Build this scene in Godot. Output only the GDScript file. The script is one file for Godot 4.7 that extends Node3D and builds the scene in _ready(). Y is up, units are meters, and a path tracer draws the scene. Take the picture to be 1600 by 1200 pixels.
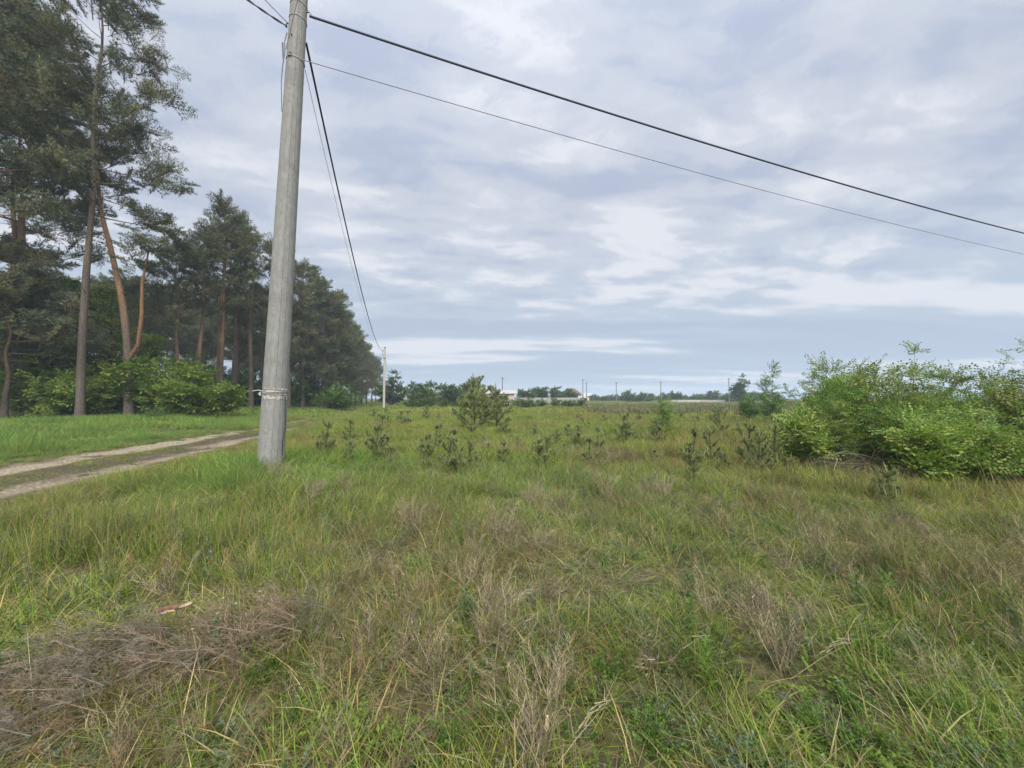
extends Node3D
# A meadow beside a pine wood under an overcast sky: concrete power pole, dirt road, young pines, leafy thicket, far village.

class MB:
	var v := PackedVector3Array()
	var n := PackedVector3Array()
	var c := PackedColorArray()
	var ix := PackedInt32Array()
	var smooth := false
	func tri(a: Vector3, b: Vector3, d: Vector3, col: Color) -> void:
		var k := v.size()
		v.append(a); v.append(b); v.append(d)
		c.append(col); c.append(col); c.append(col)
		ix.append(k); ix.append(k + 1); ix.append(k + 2)
		if smooth:
			var nn := (d - a).cross(b - a).normalized()
			n.append(nn); n.append(nn); n.append(nn)
	func quad(a: Vector3, b: Vector3, d: Vector3, e: Vector3, col: Color) -> void:
		tri(a, b, d, col); tri(a, d, e, col)
	# a grass blade or needle: narrow strip bending from its root
	func blade(p: Vector3, dir: Vector3, side: Vector3, ln: float, w: float, droop: float, col: Color, segs: int) -> void:
		var k := v.size()
		var q := p
		var d := dir
		for s in segs + 1:
			var ww := w * (1.0 - pow(float(s) / segs, 1.6)) * 0.5
			if s < segs:
				v.append(q - side * ww); v.append(q + side * ww)
				c.append(col); c.append(col)
				d = (d + Vector3(0, -droop / segs, 0) + Vector3(dir.x, 0, dir.z) * (droop * 0.5 / segs)).normalized()
				q += d * (ln / segs)
			else:
				v.append(q); c.append(col)
		for s in segs:
			var o := k + s * 2
			if s < segs - 1:
				ix.append(o); ix.append(o + 1); ix.append(o + 3)
				ix.append(o); ix.append(o + 3); ix.append(o + 2)
			else:
				ix.append(o); ix.append(o + 1); ix.append(o + 2)
	# a leaf: two halves folded along the midrib
	func leaf(p: Vector3, dir: Vector3, up: Vector3, ln: float, w: float, col: Color) -> void:
		var side := dir.cross(up).normalized()
		var tip := p + dir * ln - up * ln * 0.12
		var mid := p + dir * ln * 0.42
		var l := mid - side * w * 0.5 + up * w * 0.16
		var r := mid + side * w * 0.5 + up * w * 0.16
		tri(p, l, tip, col); tri(p, tip, r, col)
	func tube(pts: Array, rad: Array, sides: int, cols: Array, cap := true) -> void:
		smooth = true
		var k := v.size()
		var m := pts.size()
		var ref := Vector3(0.31, 0.11, 0.94)
		for i in m:
			var t: Vector3 = (pts[mini(i + 1, m - 1)] - pts[maxi(i - 1, 0)]).normalized()
			var a := t.cross(ref)
			if a.length() < 0.05: a = t.cross(Vector3.RIGHT)
			a = a.normalized()
			var b := t.cross(a)
			for j in sides:
				var an := TAU * j / sides
				var nn := a * cos(an) + b * sin(an)
				v.append(pts[i] + nn * rad[i]); n.append(nn)
				c.append(cols[i] if cols.size() > 1 else cols[0])
		for i in m - 1:
			for j in sides:
				var j2 := (j + 1) % sides
				var a0 := k + i * sides + j
				var a1 := k + i * sides + j2
				var b0 := a0 + sides
				var b1 := a1 + sides
				ix.append(a0); ix.append(b1); ix.append(a1)
				ix.append(a0); ix.append(b0); ix.append(b1)
		if cap:
			for e in [0, m - 1]:
				var ce := v.size()
				var t2: Vector3 = (pts[m - 1] - pts[m - 2]).normalized() if e else (pts[0] - pts[1]).normalized()
				v.append(pts[e]); n.append(t2); c.append(cols[e] if cols.size() > 1 else cols[0])
				for j in sides:
					v.append(v[k + e * sides + j]); n.append(t2); c.append(c[ce])
				for j in sides:
					var ja := ce + 1 + j
					var jb := ce + 1 + (j + 1) % sides
					ix.append(ce); ix.append(jb if e else ja); ix.append(ja if e else jb)
	func box(ctr: Vector3, sz: Vector3, col: Color) -> void:
		smooth = true
		var h := sz * 0.5
		for ax in 3:
			for sg in [-1.0, 1.0]:
				var nn := Vector3.ZERO; nn[ax] = sg
				var u := Vector3.ZERO; u[(ax + 1) % 3] = h[(ax + 1) % 3]
				var w := Vector3.ZERO; w[(ax + 2) % 3] = h[(ax + 2) % 3] * sg
				var o := ctr + nn * h[ax]
				quad(o - u - w, o - u + w, o + u + w, o + u - w, col)
	func mesh(mat: Material) -> ArrayMesh:
		var arr := []
		arr.resize(Mesh.ARRAY_MAX)
		arr[Mesh.ARRAY_VERTEX] = v
		arr[Mesh.ARRAY_COLOR] = c
		arr[Mesh.ARRAY_INDEX] = ix
		if smooth and n.size() == v.size(): arr[Mesh.ARRAY_NORMAL] = n
		var me := ArrayMesh.new()
		me.add_surface_from_arrays(Mesh.PRIMITIVE_TRIANGLES, arr)
		me.surface_set_material(0, mat)
		return me

# a small source piece (sprig, bough, tuft) in a few tones, and a lump that joins many of them into one mesh
class Source:
	var v := PackedVector3Array()
	var tones: Array[PackedColorArray] = []
	func _init(m: MB, tint := Color(1, 1, 1), spread := 0.22) -> void:
		var base := PackedColorArray()
		for i in m.ix:
			v.append(m.v[i]); base.append(m.c[i])
		for k in 5:
			var f := 1.0 + spread * (k - 2) / 2.0
			var w := 1.0 + 0.06 * ((k * 3) % 5 - 2)
			var t := PackedColorArray()
			for q in base: t.append(Color(q.r * f * w * tint.r, q.g * f * tint.g, q.b * f * tint.b / w))
			tones.append(t)

class Lump:
	var v := PackedVector3Array()
	var c := PackedColorArray()
	func add(s: Source, xf: Transform3D, tone: int) -> void:
		v.append_array(xf * s.v)
		c.append_array(s.tones[tone])
	func mesh(mat: Material) -> ArrayMesh:
		var arr := []
		arr.resize(Mesh.ARRAY_MAX)
		arr[Mesh.ARRAY_VERTEX] = v
		arr[Mesh.ARRAY_COLOR] = c
		var me := ArrayMesh.new()
		me.add_surface_from_arrays(Mesh.PRIMITIVE_TRIANGLES, arr)
		me.surface_set_material(0, mat)
		return me

var rng := RandomNumberGenerator.new()
var na := FastNoiseLite.new()
var nb := FastNoiseLite.new()
var nc := FastNoiseLite.new()
var M := {}
var counts := {}
var boughs := []
var sprigs := {}

func rf(a: float, b: float) -> float: return rng.randf_range(a, b)
func sm(a: float, b: float, x: float) -> float: return smoothstep(a, b, x)

func numbered(called: String) -> String:
	var k: int = counts.get(called, 0)
	counts[called] = k + 1
	return called if k == 0 else "%s_%03d" % [called, k]

func tag(o: Node, label: String, category: String, group := "", kind := "") -> void:
	if label: o.set_meta("label", label)
	if category: o.set_meta("category", category)
	if group: o.set_meta("group", group)
	if kind: o.set_meta("kind", kind)

func thing(called: String, at: Vector3, label: String, category: String, group := "") -> Node3D:
	var o := Node3D.new()
	o.name = numbered(called)
	add_child(o)
	o.position = at
	tag(o, label, category, group)
	return o

func part(called: String, me: Mesh, parent: Node, at := Vector3.ZERO) -> MeshInstance3D:
	var o := MeshInstance3D.new()
	o.name = called if parent != self else numbered(called)
	o.mesh = me
	parent.add_child(o, true)
	o.position = at
	return o

func put(buf: PackedFloat32Array, b: Basis, p: Vector3, col: Color) -> void:
	buf.append_array(PackedFloat32Array([b.x.x, b.y.x, b.z.x, p.x, b.x.y, b.y.y, b.z.y, p.y, b.x.z, b.y.z, b.z.z, p.z, col.r, col.g, col.b, 1.0]))

func multi(called: String, me: Mesh, buf: PackedFloat32Array, parent: Node) -> MultiMeshInstance3D:
	var mm := MultiMesh.new()
	mm.transform_format = MultiMesh.TRANSFORM_3D
	mm.use_colors = true
	mm.mesh = me
	mm.instance_count = buf.size() / 16
	mm.buffer = buf
	var o := MultiMeshInstance3D.new()
	o.name = called if parent != self else numbered(called)
	o.multimesh = mm
	parent.add_child(o, true)
	return o

func mat(rough: float, back := Color(0, 0, 0), col := Color(1, 1, 1)) -> StandardMaterial3D:
	var m := StandardMaterial3D.new()
	m.albedo_color = col
	m.vertex_color_use_as_albedo = true
	m.roughness = rough
	m.cull_mode = BaseMaterial3D.CULL_DISABLED
	m.metallic_specular = 0.25
	if back.r + back.g + back.b > 0.0:
		m.backlight_enabled = true
		m.backlight = back
	return m

func noise_tex(freq: float, lo: Color, hi: Color, size := 512, oct := 5, sd := 1) -> NoiseTexture2D:
	var f := FastNoiseLite.new()
	f.seed = sd; f.frequency = freq; f.fractal_octaves = oct; f.noise_type = FastNoiseLite.TYPE_SIMPLEX_SMOOTH
	var t := NoiseTexture2D.new()
	t.width = size; t.height = size; t.seamless = true; t.noise = f
	var g := Gradient.new()
	g.set_color(0, lo); g.set_color(1, hi)
	t.color_ramp = g
	return t

# ------------------------------------------------------------------ terrain
# centre line of the dirt road, x as a function of z (metres)
var road_z := [8.0, 0.0, -5.0, -8.0, -12.0, -16.0, -20.0, -25.0, -30.0, -36.0, -45.0, -60.0, -90.0, -140.0]
var road_x := [-6.6, -7.9, -9.0, -9.7, -10.55, -11.4, -12.4, -13.75, -15.1, -17.0, -20.3, -25.5, -36.5, -56.0]

func road_half(z: float) -> float:
	return lerpf(2.15, 1.25, sm(-9.0, -22.0, z))

func road_at(z: float) -> float:
	for i in road_z.size() - 1:
		if z >= road_z[i + 1]:
			var t: float = (road_z[i] - z) / (road_z[i] - road_z[i + 1])
			return lerpf(road_x[i], road_x[i + 1], t)
	return road_x[-1]

func height(x: float, z: float) -> float:
	var r := sqrt(x * x + z * z)
	var far := 1.0 - sm(40.0, 160.0, r)
	var h := (na.get_noise_2d(x * 0.9, z * 0.9) * 0.10 + nb.get_noise_2d(x * 1.2, z * 1.2) * 0.035) * far
	var dp := Vector2(x + 4.5, z + 7.0).length()
	h += 0.13 * exp(-dp * dp / 5.0)
	if z > -150.0 and z < 12.0:
		var u := x - road_at(z)
		var rd := absf(u)
		h = lerpf(h * 0.35 - 0.04, h, sm(1.6, 3.0, rd))
		h += 0.27 * sm(-3.0, -8.0, u) * (1.0 - sm(60.0, 150.0, -z))
		if rd < 2.6:
			h -= (exp(-pow((u - 0.95) / 0.4, 2.0)) + exp(-pow((u + 0.95) / 0.42, 2.0))) * 0.055
	return h

func gp(x: float, z: float, up := 0.0) -> Vector3:
	return Vector3(x, height(x, z) + up, z)

# patches of dry growth: x, z, radius, strength
var dry_spots := [
	[0.05, -3.6, 0.75, 1.0], [-1.05, -4.2, 0.45, 0.9], [0.25, -2.6, 0.7, 0.7], [1.55, -2.35, 0.55, 1.1], [4.0, -4.2, 0.7, 0.9],
	[1.75, -5.6, 0.55, 0.9], [-1.9, -2.0, 0.75, 1.2], [-1.1, -2.6, 0.7, 0.8], [2.6, -3.4, 0.7, 0.7], [0.1, -1.6, 0.4, 0.9],
	[3.6, -3.0, 0.6, 0.7], [5.0, -3.4, 0.6, 0.8], [-0.6, -1.9, 0.5, 0.8], [0.3, -5.2, 0.6, 0.8], [-3.0, -5.6, 0.7, 0.7],
	[7.4, -7.6, 0.9, 0.8], [2.2, -9.0, 1.0, 0.6], [-0.4, -10.0, 1.0, 0.5], [0.9, -13.5, 1.6, 0.5], [3.0, -2.2, 0.5, 0.6], [-3.9, -6.2, 0.5, 0.9]]

func dryness(x: float, z: float) -> float:
	var d := na.get_noise_2d(x * 2.6 + 50.0, z * 2.6) * 0.95 + nb.get_noise_2d(x * 1.6, z * 1.6) * 0.55
	d += 0.02 + 0.14 * sm(-3.0, 3.0, x)
	if z > -16.0:
		for s in dry_spots:
			var q: float = Vector2(x - s[0], (z - s[1]) * 0.9).length() / s[2]
			if q < 1.8: d += s[3] * exp(-q * q) * 0.85
	d -= 0.35 * exp(-pow(Vector2(x + 3.6, z + 4.0).length() / 1.8, 2.0))
	return clampf(d, 0.0, 1.0)

# ------------------------------------------------------------------ grass and weeds (meshes)
func tuft(sd: int, count: int, spread: float, h0: float, h1: float, w: float, lean: float, pal: Array, segs: int) -> Source:
	rng.seed = sd
	var m := MB.new()
	for i in count:
		var a := rf(0, TAU)
		var r := spread * sqrt(rng.randf())
		var yaw := a + rf(-1.2, 1.2)
		var le := lean * rf(0.15, 1.0)
		var dir := Vector3(cos(yaw) * sin(le), cos(le), sin(yaw) * sin(le))
		var sa := rf(0, TAU)
		var side := Vector3(cos(sa), 0, sin(sa))
		var cc: Color = pal[rng.randi() % pal.size()]
		cc = cc * rf(0.75, 1.2)
		m.blade(Vector3(cos(a) * r, -0.02, sin(a) * r), dir, side, rf(h0, h1), w * rf(0.5, 1.5), rf(0.2, 1.3), cc, segs)
	return Source.new(m)

# twiggy dead weed: thin stems that fork into many short twigs
func weed(sd: int, stems: int, h: float, w: float, spread: float, pal: Array) -> Source:
	rng.seed = sd
	var m := MB.new()
	for i in stems:
		var yaw := rf(0, TAU)
		var le := rf(0.05, spread)
		var dir := Vector3(cos(yaw) * sin(le), cos(le), sin(yaw) * sin(le))
		var p := Vector3(rf(-0.05, 0.05), -0.02, rf(-0.05, 0.05))
		var hh := h * rf(0.55, 1.0)
		var cc: Color = pal[rng.randi() % pal.size()]
		cc = cc * rf(0.7, 1.2)
		var sa := rf(0, TAU)
		m.blade(p, dir, Vector3(cos(sa), 0, sin(sa)), hh, w * 1.5, rf(-0.1, 0.3), cc, 2)
		for k in 9:
			var t := rf(0.25, 0.98)
			var y2 := rf(0, TAU)
			var d2 := (dir + Vector3(cos(y2), rf(0.0, 0.7), sin(y2)) * 0.8).normalized()
			var q := p + dir * hh * t
			var l2 := hh * rf(0.12, 0.4) * (1.15 - t * 0.5)
			m.blade(q, d2, d2.cross(Vector3(0.3, 0.5, 0.8)).normalized(), l2, w, rf(-0.2, 0.4), cc * rf(0.8, 1.15), 1)
			for j in 2:
				var y3 := rf(0, TAU)
				var d3 := (d2 + Vector3(cos(y3), rf(-0.1, 0.6), sin(y3)) * 0.8).normalized()
				m.blade(q + d2 * l2 * rf(0.3, 0.9), d3, d3.cross(Vector3(0.7, 0.1, 0.5)).normalized(), l2 * rf(0.3, 0.6), w * 0.9, 0.1, cc * rf(0.8, 1.2), 1)
	return Source.new(m)

# low leafy herb with feathery divided leaves
func herb(sd: int, fronds: int, h: float, lw: float, pal: Array) -> Source:
	rng.seed = sd
	var m := MB.new()
	for i in fronds:
		var yaw := rf(0, TAU)
		var le := rf(0.15, 1.15)
		var dir := Vector3(cos(yaw) * sin(le), cos(le), sin(yaw) * sin(le))
		var ln := h * rf(0.6, 1.0)
		var cc: Color = pal[rng.randi() % pal.size()]
		cc = cc * rf(0.8, 1.15)
		var q := Vector3(rf(-0.04, 0.04), -0.01, rf(-0.04, 0.04))
		m.blade(q, dir, dir.cross(Vector3(sin(yaw), 0.2, -cos(yaw))).normalized(), ln, lw * 0.35, 0.3, cc, 2)
		for k in 7:
			var t := 0.25 + 0.75 * k / 6.0
			for s in [-1.0, 1.0]:
				var sd2: Vector3 = Vector3(-sin(yaw), 0, cos(yaw)) * s
				if rng.randf() < 0.25: continue
				var dd: Vector3 = (dir * rf(0.2, 1.1) + sd2 * rf(0.5, 1.0) + Vector3(rf(-0.4, 0.4), rf(-0.2, 0.7), rf(-0.4, 0.4))).normalized()
				m.leaf(q + dir * ln * t + Vector3(0, -0.15 * t * t * ln, 0), dd, Vector3.UP, ln * rf(0.12, 0.34) * (1.15 - t * 0.7), lw * rf(0.6, 1.2), cc * rf(0.85, 1.15))
	return Source.new(m)

# upright broad-leaved herb: one stem with a spiral of narrow leaves
func stalk(sd: int, h: float, pal: Array) -> ArrayMesh:
	rng.seed = sd
	var m := MB.new()
	for st in 3:
		var o := Vector3(rf(-0.06, 0.06), -0.01, rf(-0.06, 0.06))
		var d := Vector3(rf(-0.2, 0.2), 1, rf(-0.2, 0.2)).normalized()
		var hh := h * rf(0.7, 1.0)
		var cc: Color = pal[rng.randi() % pal.size()]
		m.blade(o, d, Vector3.RIGHT, hh, 0.008, 0.05, cc, 2)
		for k in 22:
			var t := 0.15 + 0.85 * k / 21.0
			var y := k * 2.4 + st
			var dd := Vector3(cos(y), 0.35 + t * 0.9, sin(y)).normalized()
			m.leaf(o + d * hh * t, dd, d, rf(0.06, 0.1) * (1.1 - t * 0.45), 0.02, cc * rf(0.85, 1.2))
	return m.mesh(M.leaf)

# ------------------------------------------------------------------ trees
func bough(sd: int, ln: float, needle: float, nw: float) -> Source:
	rng.seed = sd
	var m := MB.new()
	var wood := Color(0.09, 0.065, 0.045)
	m.blade(Vector3.ZERO, Vector3(1, 0.1, 0).normalized(), Vector3(0, 0.3, 1).normalized(), ln, 0.05, -0.15, wood, 2)
	var spots := []
	for k in 9:
		var t := 0.2 + 0.8 * k / 8.0
		spots.append([Vector3(ln * t, ln * 0.12 * t, 0), Vector3(1, 0.5, 0)])
		for s in [-1.0, 1.0]:
			var l2 := ln * 0.55 * (1.1 - t * 0.75) * rf(0.6, 1.1)
			var b := Vector3(ln * t, ln * 0.1 * t, 0)
			var d := Vector3(rf(0.4, 0.9), rf(-0.1, 0.75), s).normalized()
			m.blade(b, d, Vector3(0.5, 0.5, -s * 0.5).normalized(), l2, 0.025, -0.15, wood, 1)
			spots.append([b + d * l2 * 0.55, d + Vector3(0, 0.5, 0)])
			spots.append([b + d * l2, d + Vector3(0, 0.7, 0)])
	for sp in spots:
		var ax: Vector3 = sp[1].normalized()
		var tone := rf(0.75, 1.25)
		for j in 9:
			var d := (ax * 0.7 + Vector3(rf(-1, 1), rf(-0.7, 1), rf(-1, 1))).normalized()
			var cc := Color(0.098, 0.115, 0.06).lerp(Color(0.145, 0.157, 0.09), rng.randf()) * tone
			m.blade(sp[0], d, d.cross(Vector3(rf(-1, 1), rf(-1, 1), rf(-1, 1))).normalized(), needle * rf(0.7, 1.2), nw, 0.1, cc, 1)
	return Source.new(m)

func bark(t: float, orange: float) -> Color:
	var lo := Color(0.14, 0.118, 0.1)
	var hi := Color(0.36, 0.215, 0.125)
	return lo.lerp(hi, sm(0.16, 0.45, t) * orange) * rf(0.8, 1.15)

# path: offsets of the trunk as [x, y, z]; crown from fraction cb up to the top
func pine(called: String, at: Vector3, path: Array, r0: float, cb: float, cr: float, nl: int, per: int, orange: float, scale: float, sd: int, label: String, group: String, each_limb: bool, dead := 4, low_flat := 0.0) -> Node3D:
	rng.seed = sd
	var t := thing(called, at, label, "pine tree", group)
	var cur := Curve3D.new()
	for i in path.size():
		var tan := Vector3.ZERO
		if i > 0 and i < path.size() - 1: tan = (path[i + 1] - path[i - 1]) * 0.16
		cur.add_point(path[i], -tan, tan)
	var total := cur.get_baked_length()
	var pts := []; var rad := []; var col := []
	var rings := 26 if each_limb else 12
	for i in rings + 1:
		var f := float(i) / rings
		var p := cur.sample_baked(total * f)
		if i == 0: p.y -= 0.25
		pts.append(p)
		rad.append(r0 * (1.0 - 0.9 * pow(f, 1.1)) * (1.0 + 0.35 * exp(-f * total * 1.6)) * rf(0.94, 1.06))
		col.append(bark(f, orange))
	var m := MB.new()
	m.tube(pts, rad, 12 if each_limb else 7, col)
	var trunk := part("trunk", m.mesh(M.bark), t)
	var lump := Lump.new()
	var bsrc: Source = boughs[sd % boughs.size()]
	var lm := MB.new()
	var az := rf(0, TAU)
	var top: Vector3 = path[-1]
	for i in nl + dead:
		var isdead := i >= nl
		var f: float
		if isdead: f = rf(cb * 0.5, cb * 1.05)
		else: f = cb + (0.985 - cb) * pow((i + rf(0.0, 0.9)) / nl, 0.9)
		var u := clampf((f - cb) / (1.0 - cb), 0.0, 1.0)
		az += 2.4 + rf(-0.5, 0.5)
		var prof := (0.55 + 0.45 * sin(u * 2.4 + 0.5)) * (1.0 - pow(u, 3.0) * 0.72)
		var ln := cr * prof * rf(0.65, 1.15)
		if isdead: ln = cr * rf(0.2, 0.5)
		var el := lerpf(-0.05, 0.75, u) + rf(-0.2, 0.25) - low_flat * (1.0 - u)
		var p0 := cur.sample_baked(total * f)
		var d := Vector3(cos(az) * cos(el), sin(el), sin(az) * cos(el))
		var lp := []; var lr := []
		var q := p0
		var lr0 := maxf(0.018, r0 * (1.0 - f * 0.85) * 0.42 * (0.4 if isdead else 1.0))
		for k in 5:
			lp.append(q)
			lr.append(lr0 * (1.0 - k / 4.6))
			d = (d + Vector3(rf(-0.2, 0.2), rf(-0.12, 0.2), rf(-0.2, 0.2))).normalized()
			q += d * ln / 4.0
		var lc := [bark(f, orange)] if not isdead else [Color(0.16, 0.14, 0.12)]
		if each_limb:
			var one := MB.new()
			one.tube(lp, lr, 6, lc)
			part("dead_limb" if isdead else "limb", one.mesh(M.bark), trunk)
		else:
			lm.tube(lp, lr, 4, lc, false)
		if isdead: continue
		for k in per:
			# needles gather in puffs: at the limb's end and at one or two points short of it
			var s: float = [1.0, 0.72, 0.92, 0.5][k % 4] + rf(-0.04, 0.0)
			var fi := s * 4.0
			var i0 := mini(int(fi), 3)
			var b: Vector3 = (lp[i0] as Vector3).lerp(lp[i0 + 1], minf(fi - i0, 1.0))
			var sidew := Vector3(-sin(az), 0, cos(az)) * ([0.0, 0.22, -0.22, -0.16][k % 4] as float) * ln
			var puff := 0.3 + ln * 0.1
			b += sidew + Vector3(rf(-1, 1), rf(-0.4, 0.6), rf(-1, 1)) * puff
			var ya := az + rf(-1.3, 1.3)
			var bas := Basis(Vector3.UP, -ya) * Basis(Vector3.BACK, rf(-0.2, 1.0)) * Basis(Vector3.RIGHT, rf(-1.2, 1.2))
			var ss := scale * rf(0.7, 1.25)
			lump.add(bsrc, Transform3D(bas.scaled(Vector3(ss, ss, ss)), b), rng.randi() % 5)
	for k in 4:
		lump.add(bsrc, Transform3D((Basis(Vector3.UP, k * 1.6) * Basis(Vector3.BACK, rf(0.6, 1.2))).scaled(Vector3.ONE * scale * 0.8), top - Vector3(0, 0.2 * k, 0)), 2)
	if not each_limb: part("branchwork", lm.mesh(M.bark), t)
	part("crown", lump.mesh(M.needle), t)
	return t

# a twig with alternate leaves, along +X
func sprig(sd: int, count: int, ln: float, leaf_l: float, leaf_w: float, pal: Array) -> MB:
	rng.seed = sd
	var m := MB.new()
	m.blade(Vector3.ZERO, Vector3(1, 0.08, 0).normalized(), Vector3(0, 0.6, 0.8), ln, 0.008, 0.05, Color(0.09, 0.08, 0.045), 1)
	for k in count:
		var t := 0.08 + 0.92 * k / (count - 1.0)
		var s := 1.0 if k % 2 else -1.0
		var d := Vector3(rf(0.1, 0.9), rf(-0.5, 0.5), s * rf(0.5, 1.0)).normalized()
		var cc: Color = pal[rng.randi() % pal.size()]
		m.leaf(Vector3(ln * t, ln * 0.06 * t, s * rf(0.0, 0.04)), d, Vector3(rf(-0.5, 0.5), 1, rf(-0.5, 0.5)).normalized(), leaf_l * rf(0.7, 1.2), leaf_w * rf(0.7, 1.2), cc * rf(0.8, 1.2))
	return m

# several stems that fork; leafy sprigs along the forks
func tinted(sp: Array, tint: Color) -> Source:
	var key := "%s/%s" % [sp, tint]
	if not tint_cache.has(key):
		var keep := rng.state
		var keep_seed := rng.seed
		tint_cache[key] = Source.new(sprig(sp[0], sp[1], sp[2], sp[3], sp[4], sp[5]), tint)
		rng.seed = keep_seed
		rng.state = keep
	return tint_cache[key]

var tint_cache := {}

func shrub(called: String, at: Vector3, h: float, r: float, stems: int, forks: int, per: int, sp: Array, ssc: float, tint: Color, sd: int, label: String, category: String, group := "", wood := Color(0.11, 0.095, 0.07), bare := 0.12, each_stem := true, sr := 0.012) -> Node3D:
	rng.seed = sd
	var t := thing(called, at, label, category, group)
	var lump := Lump.new()
	var ssrc: Source = tinted(sp, tint)
	var rest := MB.new()
	for i in stems:
		var az := TAU * i / stems + rf(-0.5, 0.5)
		var out := r * sqrt(rf(0.02, 1.0))
		var hh := h * sqrt(maxf(0.15, 1.0 - 0.75 * pow(out / maxf(r, 0.01), 2.0))) * rf(0.62, 1.14)
		if stems == 1: out = r * 0.12; hh = h
		var p := []; var rd := []
		for k in 6:
			var f := k / 5.0
			p.append(Vector3(cos(az) * out * pow(f, 0.85) + rf(-0.05, 0.05) * h * f, hh * f * (1.0 - 0.05 * f) - (0.1 if k == 0 else 0.0), sin(az) * out * pow(f, 0.85) + rf(-0.05, 0.05) * h * f))
			rd.append(sr * (h / 2.0) * (1.0 - 0.82 * f))
		var m := MB.new()
		m.tube(p, rd, 5, [wood * rf(0.85, 1.15)])
		if each_stem: part("stem", m.mesh(M.bark), t)
		else: rest.tube(p, rd, 4, [wood], false)
		for j in forks:
			var f := bare + (1.0 - bare) * (j + rng.randf()) / forks
			var fi := f * 5.0
			var i0 := mini(int(fi), 4)
			var b: Vector3 = (p[i0] as Vector3).lerp(p[i0 + 1], fi - i0)
			var ya := rf(0, TAU)
			var fl := (r * 0.55 + h * 0.07) * rf(0.5, 1.1) * (1.15 - 0.75 * f)
			var d := Vector3(cos(ya), rf(0.1, 0.9), sin(ya)).normalized()
			rest.tube([b, b + d * fl * 0.5 + Vector3(0, 0.03, 0) * h, b + d * fl], [sr * h * 0.16, sr * h * 0.1, sr * h * 0.04], 3, [wood], false)
			for k in per:
				var s := rf(0.15, 1.0)
				var q := b + d * fl * s + Vector3(rf(-1, 1), rf(-1, 1), rf(-1, 1)) * fl * 0.18
				var bas := Basis(Vector3.UP, -ya + rf(-1.5, 1.5)) * Basis(Vector3.BACK, rf(-0.3, 0.9)) * Basis(Vector3.RIGHT, rf(-0.9, 0.9))
				lump.add(ssrc, Transform3D(bas.scaled(Vector3.ONE * ssc * rf(0.7, 1.2)), q), rng.randi() % 5)
		for k in 3:
			lump.add(ssrc, Transform3D((Basis(Vector3.UP, rf(0, TAU)) * Basis(Vector3.BACK, rf(0.7, 1.4))).scaled(Vector3.ONE * ssc * rf(0.6, 1.0)), p[5] - Vector3(0, 0.04 * k, 0) * h * 0.5), 2)
	if rest.v.size(): part("branchwork", rest.mesh(M.bark), t)
	part("foliage", lump.mesh(M.leaf), t)
	return t

# young pine: leader and whorls of upturned shoots in needles, pale candles on the tips
func sapling_meshes(sd: int, h: float, whorls: int, wide: float, candle: float, nl := 0.07, nw := 0.008, top := 0.85, rise := 1.0) -> Dictionary:
	rng.seed = sd
	var wood := MB.new(); var nd := MB.new()
	var tips := []
	var shoots := [[Vector3(0, -0.08, 0), Vector3(rf(-0.03, 0.03) * h, h, rf(-0.03, 0.03) * h), 1.0]]
	for w in whorls:
		var f := 0.12 + 0.72 * w / maxf(whorls - 1, 1)
		var k0 := rf(0, TAU)
		for k in 4 + rng.randi() % 3:
			var a := k0 + TAU * k / 5.0 + rf(-0.5, 0.5)
			var b := Vector3(0, h * f, 0)
			var l := h * wide * (1.05 - f * top) * rf(0.6, 1.25)
			var e := b + Vector3(cos(a) * l, l * rf(0.45, 1.5) * rise, sin(a) * l) * (0.9 if f < 0.3 else 1.0)
			shoots.append([b, e, 0.6])
			if l > h * 0.22:
				for s in 2:
					var a2 := a + (0.9 if s else -0.9) + rf(-0.2, 0.2)
					var b2 := b.lerp(e, rf(0.45, 0.65))
					shoots.append([b2, b2 + Vector3(cos(a2), rf(0.5, 1.1), sin(a2)) * l * rf(0.3, 0.45), 0.45])
	for s in shoots:
		var a: Vector3 = s[0]; var b: Vector3 = s[1]
		var mid := a.lerp(b, 0.55) - Vector3(0, (b - a).length() * 0.07 * (0.0 if s[2] == 1.0 else 1.0), 0)
		wood.tube([a, mid, b], [0.013 * s[2] * (0.4 + h * 0.6), 0.009 * s[2] * (0.4 + h * 0.6), 0.004], 4, [Color(0.13, 0.095, 0.06)], false)
		var ln := (b - a).length()
		var n := int(ln * 520.0 * (0.07 / nl))
		for k in n:
			var t := sqrt(rf(0.06, 1.0))
			if s[2] == 1.0: t = rf(0.2, 1.0)
			var q := a.lerp(mid, t / 0.55) if t < 0.55 else mid.lerp(b, (t - 0.55) / 0.45)
			var ax := (b - a).normalized()
			var ran := Vector3(rf(-1, 1), rf(-1, 1), rf(-1, 1))
			var d := (ax * 0.9 + (ran - ax * ran.dot(ax)).normalized()).normalized()
			nd.blade(q, d, d.cross(Vector3(rf(-1, 1), 0.4, rf(-1, 1))).normalized(), nl * rf(0.7, 1.15), nw, 0.0, Color(0.15, 0.182, 0.072) * rf(0.7, 1.3), 1)
		tips.append([b, (b - a).normalized()])
	var cm := MB.new()
	cm.tube([Vector3.ZERO, Vector3(0, 0.5, 0), Vector3(0, 1, 0)], [0.07, 0.085, 0.025], 6, [Color(0.27, 0.265, 0.13)])
	return {"wood": wood.mesh(M.bark), "needles": nd.mesh(M.needle), "tips": tips, "candle": cm.mesh(M.leaf), "size": candle}

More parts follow.
